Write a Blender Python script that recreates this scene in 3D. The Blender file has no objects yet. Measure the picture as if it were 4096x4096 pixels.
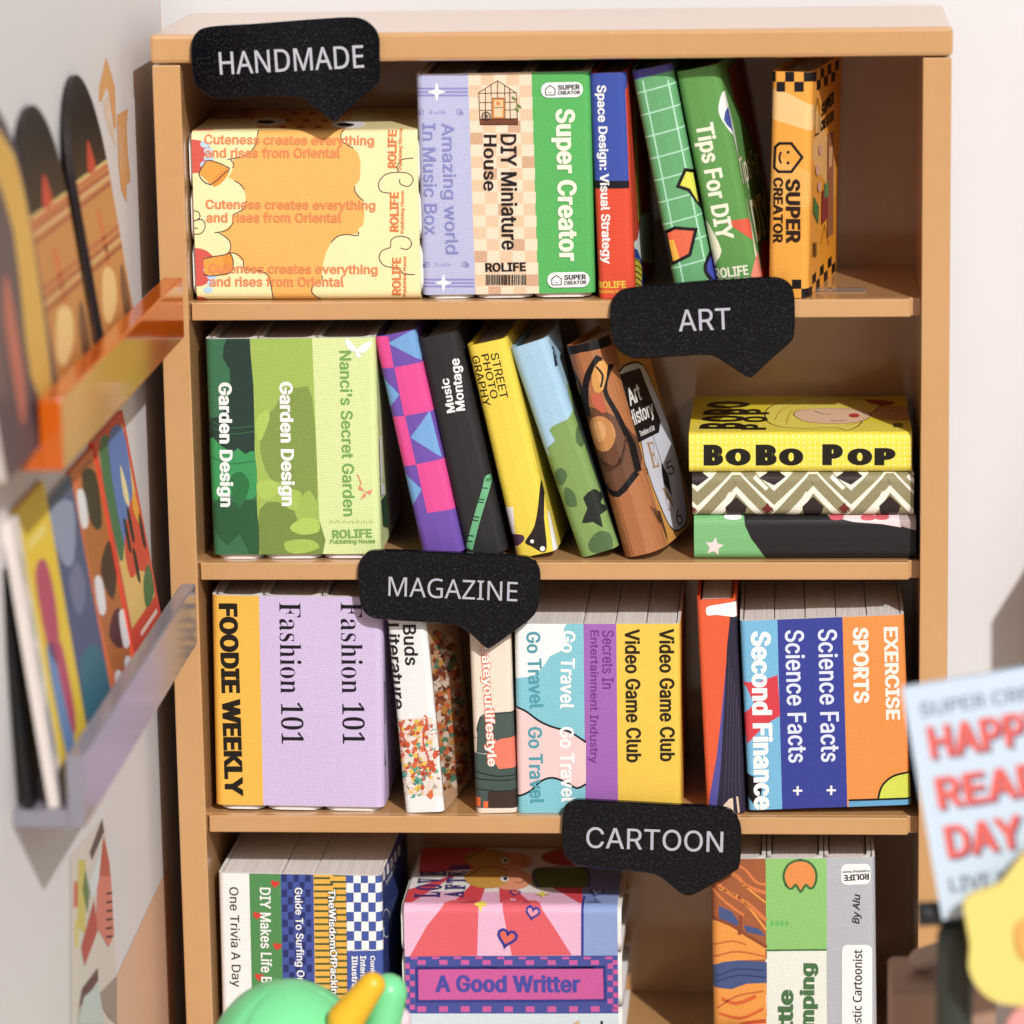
import bpy, math, random, os
import numpy as np
from mathutils import Vector, Matrix
from mathutils.geometry import tessellate_polygon, delaunay_2d_cdt

random.seed(7)
K = 0.01                      # all lengths below are written in "small" units; K turns them into scene metres
SC = bpy.context.scene
COL = SC.collection

# ------------------------------------------------------------------ camera
CAMP = Vector((63.9962, -388.9808, 34.7046))
YAW, PITCH, ROLL, FPX = 0.0730, -0.2116, -0.0169, 7350.47
cy, sy, cp, sp, cr, sr = math.cos(YAW), math.sin(YAW), math.cos(PITCH), math.sin(PITCH), math.cos(ROLL), math.sin(ROLL)
FWD = Vector((-sy * cp, cy * cp, sp))
_r = Vector((cy, sy, 0)); _u = _r.cross(FWD)
RGT = _r * cr + _u * sr
UPV = _u * cr - _r * sr
cam = bpy.data.cameras.new('camera'); cam_ob = bpy.data.objects.new('camera', cam); COL.objects.link(cam_ob)
cam.sensor_width = 36; cam.lens = 36 * FPX / 1932
cam_ob.matrix_world = Matrix(((RGT.x, UPV.x, -FWD.x, CAMP.x * K), (RGT.y, UPV.y, -FWD.y, CAMP.y * K), (RGT.z, UPV.z, -FWD.z, CAMP.z * K), (0, 0, 0, 1)))
cam.clip_start = 0.05; cam.clip_end = 200
cam.dof.use_dof = True; cam.dof.focus_distance = 4.03; cam.dof.aperture_fstop = 3.3
SC.camera = cam_ob

# ------------------------------------------------------------------ light and exposure
w = bpy.data.worlds.new('World'); SC.world = w; w.use_nodes = True
bg = w.node_tree.nodes['Background']; bg.inputs[0].default_value = (0.98, 0.985, 1.0, 1); bg.inputs[1].default_value = 0.14

def lamp(name, pos, target, size, power, color):
    l = bpy.data.lights.new(name, 'AREA'); l.shape = 'DISK'; l.size = size; l.energy = power; l.color = color
    o = bpy.data.objects.new(name, l); COL.objects.link(o)
    p = Vector(pos) * K; t = Vector(target) * K
    o.location = p; o.rotation_euler = (t - p).to_track_quat('-Z', 'Y').to_euler()
    return o
LD = Vector((0.46, -1.0, 0.74)).normalized()
lamp('key_lamp', Vector((40, 0, -50)) + LD * 1500, (40, 0, -50), 0.28, 2500, (1.0, 0.982, 0.958))
lamp('soft_fill_lamp', (420, -800, 380), (20, 0, -50), 3.5, 200, (0.96, 0.98, 1.0))  # fill added from the right to brighten the side wall
SC.view_settings.view_transform = 'Standard'; SC.view_settings.look = 'None'; SC.view_settings.exposure = 0; SC.view_settings.gamma = 1

# ------------------------------------------------------------------ picture rays -> places
def ray(px, py):
    f = FPX * 4096 / 1932
    return (FWD + RGT * ((px - 2048) / f) - UPV * ((py - 2048) / f)).normalized()
def hit(px, py, O, n):
    d = ray(px, py)
    return CAMP + d * ((O - CAMP).dot(n) / d.dot(n))
def at(px, py, Y): return hit(px, py, Vector((0, Y, 0)), Vector((0, 1, 0)))
def atX(px, py, X): return hit(px, py, Vector((X, 0, 0)), Vector((1, 0, 0)))
ZF = {1: (560, 0, .64706), 2: (1600, 200, .56936), 3: (2300, 0, .92961), 4: (760, 1200, .79710), 5: (2000, 1050, .93168),
      6: (780, 2200, .78675), 7: (2000, 2200, .93168), 8: (780, 3250, .94203), 9: (2200, 3150, .98137), 10: (3400, 2300, .92921),
      11: (0, 0, .72464), 12: (0, 1300, .67265), 13: (0, 2500, .82645)}
def nat(z, p):
    a, b, s = ZF[z]
    return (a + p[0] * s, b + p[1] * s)

def lin(c):
    c = c / 255
    return c / 12.92 if c <= .04045 else ((c + .055) / 1.055) ** 2.4
def C(r, g, b): return (lin(r) * .84, lin(g) * .84, lin(b) * .84, 1)

# ------------------------------------------------------------------ materials
def newmat(name):
    m = bpy.data.materials.new(name); m.use_nodes = True
    return m, m.node_tree.nodes, m.node_tree.links, m.node_tree.nodes['Principled BSDF']
def simple(name, col, rough=.5, spec=.5, bump=0, bscale=300, coat=0, var=0, trans=0, alpha=1, ior=1.49, vscale=60):
    m, N, L, B = newmat(name)
    B.inputs['Base Color'].default_value = col; B.inputs['Roughness'].default_value = rough
    B.inputs['Specular IOR Level'].default_value = spec; B.inputs['Coat Weight'].default_value = coat; B.inputs['Coat Roughness'].default_value = .12
    B.inputs['Transmission Weight'].default_value = trans; B.inputs['IOR'].default_value = ior
    tc = N.new('ShaderNodeTexCoord')
    if bump:
        n = N.new('ShaderNodeTexNoise'); n.inputs['Scale'].default_value = bscale; n.inputs['Detail'].default_value = 3
        L.new(tc.outputs['Object'], n.inputs['Vector'])
        b = N.new('ShaderNodeBump'); b.inputs['Strength'].default_value = bump; b.inputs['Distance'].default_value = .002
        L.new(n.outputs['Fac'], b.inputs['Height']); L.new(b.outputs[0], B.inputs['Normal'])
    if var:
        n2 = N.new('ShaderNodeTexNoise'); n2.inputs['Scale'].default_value = vscale; n2.inputs['Detail'].default_value = 5
        L.new(tc.outputs['Object'], n2.inputs['Vector'])
        r = N.new('ShaderNodeMapRange'); r.inputs[1].default_value = .3; r.inputs[2].default_value = .7; r.inputs[3].default_value = 1 - var; r.inputs[4].default_value = 1 + var
        L.new(n2.outputs['Fac'], r.inputs[0])
        mx = N.new('ShaderNodeVectorMath'); mx.operation = 'SCALE'; mx.inputs[0].default_value = col[:3]
        L.new(r.outputs[0], mx.inputs['Scale']); L.new(mx.outputs[0], B.inputs['Base Color'])
    return m

def make_print():
    m, N, L, B = newmat('printed_paper')
    B.inputs['Roughness'].default_value = .46; B.inputs['Specular IOR Level'].default_value = .22
    a = N.new('ShaderNodeAttribute'); a.attribute_name = 'Col'
    uv = N.new('ShaderNodeUVMap'); uv.uv_map = 'flat'
    rot = N.new('ShaderNodeVectorRotate'); rot.inputs['Angle'].default_value = math.radians(40); L.new(uv.outputs[0], rot.inputs['Vector'])
    sc = N.new('ShaderNodeVectorMath'); sc.operation = 'SCALE'; sc.inputs['Scale'].default_value = 2 * math.pi / .40; L.new(rot.outputs[0], sc.inputs[0])
    s = N.new('ShaderNodeVectorMath'); s.operation = 'SINE'; L.new(sc.outputs[0], s.inputs[0])
    x = N.new('ShaderNodeSeparateXYZ'); L.new(s.outputs[0], x.inputs[0])
    mu = N.new('ShaderNodeMath'); mu.operation = 'MULTIPLY'; L.new(x.outputs[0], mu.inputs[0]); L.new(x.outputs[1], mu.inputs[1])
    no = N.new('ShaderNodeTexNoise'); no.inputs['Scale'].default_value = 1.4; no.inputs['Detail'].default_value = 8; no.inputs['Roughness'].default_value = .75; L.new(uv.outputs[0], no.inputs['Vector'])
    ma = N.new('ShaderNodeMath'); ma.operation = 'MULTIPLY_ADD'; ma.inputs[1].default_value = .11; ma.inputs[2].default_value = .93; L.new(mu.outputs[0], ma.inputs[0])
    mb = N.new('ShaderNodeMath'); mb.operation = 'MULTIPLY_ADD'; mb.inputs[1].default_value = .20; L.new(no.outputs['Fac'], mb.inputs[0]); L.new(ma.outputs[0], mb.inputs[2])
    mc = N.new('ShaderNodeMath'); mc.operation = 'SUBTRACT'; mc.inputs[1].default_value = .03; L.new(mb.outputs[0], mc.inputs[0])
    v = N.new('ShaderNodeVectorMath'); v.operation = 'SCALE'; L.new(a.outputs['Color'], v.inputs[0]); L.new(mc.outputs[0], v.inputs['Scale'])
    L.new(v.outputs[0], B.inputs['Base Color'])
    # woven paper relief
    w1 = N.new('ShaderNodeVectorMath'); w1.operation = 'SCALE'; w1.inputs['Scale'].default_value = 2 * math.pi / .33; L.new(uv.outputs[0], w1.inputs[0])
    w2 = N.new('ShaderNodeVectorMath'); w2.operation = 'SINE'; L.new(w1.outputs[0], w2.inputs[0])
    w3 = N.new('ShaderNodeSeparateXYZ'); L.new(w2.outputs[0], w3.inputs[0])
    w4 = N.new('ShaderNodeMath'); w4.operation = 'MULTIPLY'; L.new(w3.outputs[0], w4.inputs[0]); L.new(w3.outputs[1], w4.inputs[1])
    w5 = N.new('ShaderNodeMath'); w5.operation = 'MULTIPLY_ADD'; w5.inputs[1].default_value = .35; L.new(w4.outputs[0], w5.inputs[0]); L.new(no.outputs['Fac'], w5.inputs[2])
    b = N.new('ShaderNodeBump'); b.inputs['Strength'].default_value = .35; b.inputs['Distance'].default_value = .0006
    L.new(w5.outputs[0], b.inputs['Height']); L.new(b.outputs[0], B.inputs['Normal'])
    return m
def make_pages():
    m, N, L, B = newmat('page_edges')
    B.inputs['Roughness'].default_value = .75
    tc = N.new('ShaderNodeTexCoord'); mp = N.new('ShaderNodeMapping'); mp.inputs['Scale'].default_value = (1100, 8, 8)
    L.new(tc.outputs['Object'], mp.inputs[0])
    n = N.new('ShaderNodeTexNoise'); n.inputs['Scale'].default_value = 1; n.inputs['Detail'].default_value = 3; L.new(mp.outputs[0], n.inputs['Vector'])
    r = N.new('ShaderNodeValToRGB'); r.color_ramp.elements[0].position = .32; r.color_ramp.elements[0].color = C(222, 213, 208); r.color_ramp.elements[1].position = .6; r.color_ramp.elements[1].color = C(246, 240, 237)
    L.new(n.outputs['Fac'], r.inputs[0]); L.new(r.outputs[0], B.inputs['Base Color'])
    b = N.new('ShaderNodeBump'); b.inputs['Strength'].default_value = .25; b.inputs['Distance'].default_value = .002; L.new(n.outputs['Fac'], b.inputs['Height']); L.new(b.outputs[0], B.inputs['Normal'])
    return m
def make_glitter():
    m, N, L, B = newmat('black_speckled_acrylic')
    B.inputs['Roughness'].default_value = .12; B.inputs['Specular IOR Level'].default_value = .22
    tc = N.new('ShaderNodeTexCoord')
    v = N.new('ShaderNodeTexVoronoi'); v.inputs['Scale'].default_value = 700; L.new(tc.outputs['Object'], v.inputs['Vector'])
    hsv = N.new('ShaderNodeSeparateColor'); L.new(v.outputs['Color'], hsv.inputs[0])
    lt = N.new('ShaderNodeMath'); lt.operation = 'LESS_THAN'; lt.inputs[1].default_value = .34; L.new(v.outputs['Distance'], lt.inputs[0])
    pw = N.new('ShaderNodeMath'); pw.operation = 'POWER'; pw.inputs[1].default_value = 3.5; L.new(hsv.outputs[0], pw.inputs[0])
    mu = N.new('ShaderNodeMath'); mu.operation = 'MULTIPLY'; L.new(lt.outputs[0], mu.inputs[0]); L.new(pw.outputs[0], mu.inputs[1])
    mx = N.new('ShaderNodeMix'); mx.data_type = 'RGBA'; mx.inputs[6].default_value = (.0025, .0025, .004, 1); mx.inputs[7].default_value = (.055, .055, .062, 1)
    L.new(mu.outputs[0], mx.inputs[0]); L.new(mx.outputs[2], B.inputs['Base Color'])
    n = N.new('ShaderNodeTexNoise'); n.inputs['Scale'].default_value = 700; L.new(tc.outputs['Object'], n.inputs['Vector'])
    b = N.new('ShaderNodeBump'); b.inputs['Strength'].default_value = .06; b.inputs['Distance'].default_value = .001; L.new(n.outputs['Fac'], b.inputs['Height']); L.new(b.outputs[0], B.inputs['Normal'])
    return m
PRINT = make_print(); PAGES = make_pages(); GLIT = make_glitter()
WOOD = simple('tan_lacquered_board', C(208, 158, 105), .38, .4, bump=.10, bscale=130, var=.025, coat=1.0)
WHITEBOARD = simple('white_cover_board', C(243, 238, 234), .5, bump=.1, bscale=120)
WALL = simple('white_wall', C(232, 228, 228), .55, .3, bump=.03, bscale=200, var=.012, vscale=4)
ORANGE_ACR = simple('orange_acrylic', (.80, .15, .006, 1), .12, trans=.42)
CLEAR_ACR = simple('frosted_lilac_acrylic', C(192, 187, 200), .18, trans=.55)
CLEAR = simple('clear_plastic', (.95, .92, .9, 1), .05, trans=.95)

# ------------------------------------------------------------------ object helpers
def link(name, me, mat, parent=None, origin=None):
    o = bpy.data.objects.new(name, me)
    if mat: me.materials.append(mat)
    COL.objects.link(o)
    if parent is not None:
        o.parent = parent; o.matrix_parent_inverse = parent.matrix_world.inverted()
    return o
def mesh(name, verts, faces, mat, parent=None, smooth=False):
    me = bpy.data.meshes.new(name)
    me.from_pydata([(v[0] * K, v[1] * K, v[2] * K) for v in verts], [], faces)
    me.validate(); me.update()
    if smooth: me.polygons.foreach_set('use_smooth', [True] * len(me.polygons))
    return link(name, me, mat, parent)
def bev(o, wd, seg=2):
    m = o.modifiers.new('b', 'BEVEL'); m.width = wd * K; m.segments = seg; m.limit_method = 'ANGLE'; m.angle_limit = math.radians(40)
    return o
def box(name, lo, hi, mat, parent=None, b=0, M=None):
    x0, y0, z0 = lo; x1, y1, z1 = hi
    V = [(x0, y0, z0), (x1, y0, z0), (x1, y1, z0), (x0, y1, z0), (x0, y0, z1), (x1, y0, z1), (x1, y1, z1), (x0, y1, z1)]
    if M: V = [M(v) for v in V]
    o = mesh(name, V, [(0, 3, 2, 1), (4, 5, 6, 7), (0, 1, 5, 4), (1, 2, 6, 5), (2, 3, 7, 6), (3, 0, 4, 7)], mat, parent)
    if b: bev(o, b)
    return o
def thing(name, label, cat, loc, group=None):
    o = bpy.data.objects.new(name, None); COL.objects.link(o); o.empty_display_size = .02
    o.location = Vector(loc) * K; o['label'] = label; o['category'] = cat
    if group: o['group'] = group
    o.matrix_world = Matrix.Translation(Vector(loc) * K)
    return o
def tag(o, label, cat, group=None):
    o['label'] = label; o['category'] = cat
    if group: o['group'] = group
    return o
def struct(o): o['kind'] = 'structure'; return o

# ------------------------------------------------------------------ lettering
FD = bpy.utils.system_resource('DATAFILES', path='fonts')
def font(n):
    try: return bpy.data.fonts.load(os.path.join(FD, n))
    except Exception: return None
FONTS = {'I': font('Inter.woff2'), 'N': font('NotoSansKhmer-VariableFont_wdth,wght.woff2'), 'S': font('NotoSansMath-Regular.woff2'), 'G': None}
_tc = {}
def serif(s):
    out = ''
    for c in s:
        if 'A' <= c <= 'Z': out += chr(0x1D400 + ord(c) - 65)
        elif 'a' <= c <= 'z': out += chr(0x1D41A + ord(c) - 97)
        elif '0' <= c <= '9': out += chr(0x1D7CE + ord(c) - 48)
        else: out += c
    return out
def glyphs(s, f, bold):
    """triangles of a line of text, scaled to the unit box"""
    key = (s, f, bold)
    if key in _tc: return _tc[key]
    cu = bpy.data.curves.new('line', 'FONT'); cu.body = serif(s) if f == 'S' else s; cu.size = 1; cu.fill_mode = 'NONE'; cu.resolution_u = 3; cu.space_character = 1 + bold * 1.2
    if FONTS[f]: cu.font = FONTS[f]
    o = bpy.data.objects.new('line', cu); COL.objects.link(o)
    me = o.evaluated_get(bpy.context.evaluated_depsgraph_get()).to_mesh()
    V = [Vector((v.co.x, v.co.y)) for v in me.vertices]
    adj = {}
    for e in me.edges:
        adj.setdefault(e.vertices[0], []).append(e.vertices[1]); adj.setdefault(e.vertices[1], []).append(e.vertices[0])
    loops, seen = [], set()
    for i in range(len(V)):
        if i in seen or i not in adj: continue
        lp = [i]; seen.add(i); j = i
        nxt = i + 1 if (i + 1) in adj[i] else adj[i][0]
        while nxt is not None and nxt not in seen:
            lp.append(nxt); seen.add(nxt)
            c = [k for k in adj[nxt] if k not in seen]; nxt = c[0] if c else None
        if len(lp) > 2: loops.append([V[k] for k in lp])
    bpy.data.objects.remove(o); bpy.data.curves.remove(cu)
    area = sum(sum(a.x * b.y - b.x * a.y for a, b in zip(l, l[1:] + l[:1])) for l in loops)
    sg = 1 if area > 0 else -1
    if bold:
        nl = []
        for l in loops:
            l = [p for k, p in enumerate(l) if (p - l[k - 1]).length > 1e-5]
            q = []
            for k in range(len(l)):
                a, b, c = l[k - 1], l[k], l[(k + 1) % len(l)]
                n1 = Vector(((b - a).y, -(b - a).x)).normalized(); n2 = Vector(((c - b).y, -(c - b).x)).normalized()
                n = n1 + n2
                if n.length < .2: n = n1
                n = n / n.length; n = n / max(.5, n.dot(n1))
                q.append(b + Vector((n.x, n.y * .5)) * (bold * sg))
            nl.append(q)
        loops = nl
    vs, es = [], []
    for l in loops:
        b = len(vs); vs += l; es += [(b + k, b + (k + 1) % len(l)) for k in range(len(l))]
    vo, _, fo, *_ = delaunay_2d_cdt(vs, es, [], 0, 1e-6)
    P = np.array([(v.x, v.y) for v in vo]); T = np.array([f for f in fo if len(f) == 3])
    cen = P[T].mean(axis=1); wn = np.zeros(len(T))
    for l in loops:
        A = np.array([(p.x, p.y) for p in l]); Bv = np.roll(A, -1, axis=0)
        for a, b in zip(A, Bv):
            up = (a[1] <= cen[:, 1]) & (b[1] > cen[:, 1]); dn = (a[1] > cen[:, 1]) & (b[1] <= cen[:, 1])
            cr_ = (b[0] - a[0]) * (cen[:, 1] - a[1]) - (cen[:, 0] - a[0]) * (b[1] - a[1])
            wn += (up & (cr_ > 0)).astype(int) - (dn & (cr_ < 0)).astype(int)
    T = T[(wn * sg) > 0]
    used = P[np.unique(T)]; lo = used.min(axis=0); hi = used.max(axis=0)
    P = (P - lo) / (hi - lo)
    tr = [[tuple(P[k]) for k in t] for t in T]
    _tc[key] = tr
    return tr

# ------------------------------------------------------------------ flat drawing -> triangles
def smooth(pts, n=4, closed=True):
    out = []; L = len(pts)
    rng = range(L) if closed else range(L - 1)
    for i in rng:
        if closed: p0, p1, p2, p3 = pts[i - 1], pts[i], pts[(i + 1) % L], pts[(i + 2) % L]
        else: p0, p1, p2, p3 = pts[max(0, i - 1)], pts[i], pts[i + 1], pts[min(L - 1, i + 2)]
        for k in range(n):
            t = k / n
            out.append(tuple(.5 * ((2 * p1[d]) + (-p0[d] + p2[d]) * t + (2 * p0[d] - 5 * p1[d] + 4 * p2[d] - p3[d]) * t * t + (-p0[d] + 3 * p1[d] - 3 * p2[d] + p3[d]) * t ** 3) for d in (0, 1)))
    if not closed: out.append(tuple(pts[-1]))
    return out
def tri_poly(pts):
    v = [Vector((p[0], p[1], 0)) for p in pts]
    return [[(v[i].x, v[i].y) for i in t] for t in tessellate_polygon([v])]
def tri_stroke(pts, wd):
    out = []; h = wd / 2; L = len(pts); side = []
    for i in range(L):
        a = Vector(pts[max(0, i - 1)][:2]); b = Vector(pts[i][:2]); c = Vector(pts[min(L - 1, i + 1)][:2])
        d1 = (b - a) if i else (c - b); d2 = (c - b) if i < L - 1 else (b - a)
        if d1.length < 1e-9: d1 = d2
        if d2.length < 1e-9: d2 = d1
        d1.normalize(); d2.normalize(); n = Vector((-d1.y - d2.y, d1.x + d2.x))
        n = n.normalized() if n.length > .1 else Vector((-d1.y, d1.x))
        n = n * (h / max(.5, n.dot(Vector((-d1.y, d1.x)))))
        side.append((b + n, b - n))
    for (a, b), (c, d) in zip(side, side[1:]):
        out += [[tuple(a), tuple(b), tuple(d)], [tuple(a), tuple(d), tuple(c)]]
    return out
def clip(poly, ax, val, keep_less):
    out = []
    for i in range(len(poly)):
        a, b = poly[i - 1], poly[i]
        ia = (a[ax] <= val) if keep_less else (a[ax] >= val); ib = (b[ax] <= val) if keep_less else (b[ax] >= val)
        if ia != ib:
            t = (val - a[ax]) / (b[ax] - a[ax]); q = [a[0] + (b[0] - a[0]) * t, a[1] + (b[1] - a[1]) * t]; q[ax] = val; out.append(tuple(q))
        if ib: out.append(b)
    return out
def slabs(polys, ax, cuts):
    out = []
    for p in polys:
        lo = min(q[ax] for q in p); hi = max(q[ax] for q in p)
        if hi <= cuts[0] or lo >= cuts[-1]: continue
        for c0, c1 in zip(cuts, cuts[1:]):
            if hi <= c0 or lo >= c1: continue
            q = p
            if lo < c0: q = clip(q, ax, c0, False)
            if hi > c1 and len(q) > 2: q = clip(q, ax, c1, True)
            if len(q) > 2: out.append(q)
    return out

class Surface:
    """a bent sheet: nodes on a (u,v) grid, bilinear in between; takes drawings as thin printed layers"""
    def __init__(s, us, vs, fn, zoom=1):
        s.us, s.vs = us, vs
        s.P = [[fn(u, v) for v in vs] for u in us]
        s.N = []
        for i in range(len(us)):
            row = []
            for j in range(len(vs)):
                a = s.P[min(i + 1, len(us) - 1)][j] - s.P[max(i - 1, 0)][j]; b = s.P[i][min(j + 1, len(vs) - 1)] - s.P[i][max(j - 1, 0)]
                row.append(a.cross(b).normalized())
            s.N.append(row)
        s.parts = {}; s.zoom = zoom; s.layer = 0
    def pt(s, u, v, off):
        us, vs = s.us, s.vs
        i = min(max(int(np.searchsorted(us, u, side='right')) - 1, 0), len(us) - 2); j = min(max(int(np.searchsorted(vs, v, side='right')) - 1, 0), len(vs) - 2)
        a = (u - us[i]) / (us[i + 1] - us[i]); b = (v - vs[j]) / (vs[j + 1] - vs[j])
        f = lambda G: (G[i][j] * (1 - a) + G[i + 1][j] * a) * (1 - b) + (G[i][j + 1] * (1 - a) + G[i + 1][j + 1] * a) * b
        return f(s.P) + f(s.N) * off
    def sheet(s, th, name, mat, parent, col=None):
        nu, nv = len(s.us), len(s.vs)
        V = [s.P[i][j] for i in range(nu) for j in range(nv)] + [s.P[i][j] - s.N[i][j] * th for i in range(nu) for j in range(nv)]
        F = []; m = nu * nv
        for i in range(nu - 1):
            for j in range(nv - 1):
                a, b, c, d = i * nv + j, (i + 1) * nv + j, (i + 1) * nv + j + 1, i * nv + j + 1
                F.append((a, b, c, d)); F.append((m + d, m + c, m + b, m + a))
        for i in range(nu - 1):
            a, b = i * nv, (i + 1) * nv; F.append((m + a, m + b, b, a))
            a, b = i * nv + nv - 1, (i + 1) * nv + nv - 1; F.append((a, b, m + b, m + a))
        for j in range(nv - 1):
            a, b = j, j + 1; F.append((a, b, m + b, m + a))
            a, b = (nu - 1) * nv + j, (nu - 1) * nv + j + 1; F.append((b, a, m + a, m + b))
        return mesh(name, V, F, mat, parent)
    def add(s, tris, col, part, layer=None, urange=None):
        g = .3 * col[0] + .6 * col[1] + .1 * col[2]; col = tuple(c * .93 + g * .07 for c in col[:3]) + (1,)
        if layer is None: s.layer += 1; layer = s.layer
        s.layer = max(s.layer, layer)
        uc = list(s.us); vc = list(s.vs)
        if urange: uc = [urange[0]] + [u for u in uc if urange[0] < u < urange[1]] + [urange[1]]
        q = slabs(slabs(tris, 0, uc), 1, vc)
        s.parts.setdefault(part, []).append((q, col, layer))
    def finish(s, parent, mat=None):
        for part, ops in s.parts.items():
            V, F, cl, uvs = [], [], [], []
            for polys, col, layer in ops:
                off = .012 + .006 * layer
                for p in polys:
                    b = len(V)
                    for q in p: V.append(s.pt(q[0], q[1], off)); uvs.append(q)
                    F.append(tuple(range(b, b + len(p)))); cl.append(col)
            if not F: continue
            me = bpy.data.meshes.new(part); me.from_pydata([(v.x * K, v.y * K, v.z * K) for v in V], [], F)
            ca = me.color_attributes.new('Col', 'FLOAT_COLOR', 'CORNER'); ul = me.uv_layers.new(name='flat')
            cd = []; ud = []
            for p, c in zip(me.polygons, cl):
                for vi in p.vertices: cd += c; ud += uvs[vi]
            ca.data.foreach_set('color', cd); ul.data.foreach_set('uv', ud)
            o = link(part.split('#')[0], me, mat or PRINT, parent)
            # keep faces looking outwards
            me.update()

class Art:
    """drawing in picture-traced points (zoom frame z) onto one face of a Surface"""
    def __init__(s, surf, z, conv, ur=None):
        s.S, s.z, s.conv, s.ur, s.vert = surf, z, conv, ur, False
    def uv(s, p): return s.conv(*nat(s.z, p))
    def poly(s, pts, col, part='spine_print', sm=0, layer=None):
        if sm: pts = smooth(pts, sm)
        s.S.add(tri_poly([s.uv(p) for p in pts]), col, part, layer, s.ur); return s
    def stroke(s, pts, wd, col, part='spine_print', sm=0, closed=False, layer=None):
        if closed: pts = (smooth(pts, sm) if sm else list(pts)); pts = pts + pts[:2]
        elif sm: pts = smooth(pts, sm, False)
        s.S.add(tri_stroke([s.uv(p) for p in pts], wd * s.mm()), col, part, layer, s.ur); return s
    def mm(s): return ZF[s.z][2] / 39.0
    def rect(s, x0, y0, x1, y1, col, part='spine_print', layer=None): return s.poly([(x0, y0), (x1, y0), (x1, y1), (x0, y1)], col, part, layer=layer)
    def ell(s, x, y, rx, ry, col, part='spine_print', n=20, layer=None, rot=0):
        c_, s_ = math.cos(rot), math.sin(rot)
        return s.poly([(x + rx * math.cos(a) * c_ - ry * math.sin(a) * s_, y + rx * math.cos(a) * s_ + ry * math.sin(a) * c_) for a in [2 * math.pi * k / n for k in range(n)]], col, part, layer=layer)
    def rrect(s, x0, y0, x1, y1, r, col, part='spine_print', dy=0, layer=None):
        P = []
        for cx, cy_, a0 in ((x1 - r, y1 - r, 0), (x0 + r, y1 - r, 90), (x0 + r, y0 + r, 180), (x1 - r, y0 + r, 270)):
            for k in range(5):
                a = math.radians(a0 + k * 22.5); x = cx + r * math.cos(a)
                P.append((x, cy_ + r * math.sin(a) + dy * (x - x0) / (x1 - x0)))
        return s.poly(P, col, part, layer=layer)
    def star(s, x, y, r, col, n=4, inner=.3, part='spine_print', rot=0, ry=None):
        ry = ry or r
        return s.poly([(x + (r if k % 2 == 0 else r * inner) * math.sin(rot + math.pi * k / n), y - (ry if k % 2 == 0 else ry * inner) * math.cos(rot + math.pi * k / n)) for k in range(2 * n)], col, part)
    def text(s, t, p0, p1, h, col, f='I', bold=0, part='title', layer=None, sl=0):
        a = Vector(s.uv(p0)); b = Vector(s.uv(p1)); d = b - a; L = d.length; d.normalize(); n = Vector((-d.y, d.x))
        hp = h * s.mm()
        # height measured along the picture direction across the line
        m = ((p0[0] + p1[0]) / 2, (p0[1] + p1[1]) / 2); q = Vector((p1[0] - p0[0], p1[1] - p0[1])).normalized()
        A = Vector(s.uv((m[0] - q.y * h / 2, m[1] + q.x * h / 2))); B = Vector(s.uv((m[0] + q.y * h / 2, m[1] - q.x * h / 2)))
        hp = (B - A).length
        if s.vert: hp = (Vector(s.uv((m[0], m[1] - h / 2))) - Vector(s.uv((m[0], m[1] + h / 2)))).length
        tr = [[tuple(a + d * (x * L + sl * (y - .5) * hp) + n * ((y - .5) * hp)) for x, y in T] for T in glyphs(t, f, bold)]
        s.S.add(tr, col, part, layer, s.ur); return s

# ------------------------------------------------------------------ bookcase sizes
W, D, TOPT, H1, PIT, SHT, SP = 80, 25.33, 2.91, 29.2852, 27.2224, 1.85, 2.85
def shelf_top(i): return -(H1 + PIT * i) + SHT          # i = 0,1,2,3
def spread(a, b, step):
    n = max(1, int(math.ceil((b - a) / step))); return [a + (b - a) * k / n for k in range(n + 1)]

def book_surface(O, ex, ey, ez, w, h, d, r, bulge, v0=0, th=.3, wob=.05, seed=0, ltail=True):
    rnd = random.Random(seed); ph = [rnd.uniform(0, 6.28) for _ in range(4)]
    us = spread(-(d - r), -.001, 6) if ltail else [-.4]
    us = us[:-1] + [0] if ltail else us + [0]
    us += [r * (1 - math.cos(math.radians(a))) for a in (22, 42, 58, 74, 90)]
    us += spread(r, w - r, 1.6)[1:-1] + [w - r * (1 - math.cos(math.radians(a))) for a in (90, 74, 58, 42, 22)] + spread(w, w + d - r, 3)
    us = sorted(set(round(u, 5) for u in us))
    vs = spread(v0, h, 2.6)
    def fn(u, v):
        if u < 0: x, y = 0, r - u
        elif u > w: x, y = w, r + (u - w)
        else:
            x = u; y = 0
            if u < r: y = r - math.sqrt(max(0, r * r - (r - u) ** 2))
            elif u > w - r: y = r - math.sqrt(max(0, r * r - (u - w + r) ** 2))
            y -= bulge * max(0, 1 - ((u - w / 2) / (w / 2)) ** 2)
        k = wob * (math.sin(v * .33 + ph[0]) * .6 + math.sin(u * .45 + v * .2 + ph[1]) * .5)
        if u < 0 or u > w: x += k * (1 if u > w else -1) * min(1, abs(u if u < 0 else u - w) / 3)
        else: y += k
        return O + ex * x + ey * y + ez * v
    return Surface(us, vs, fn)

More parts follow.
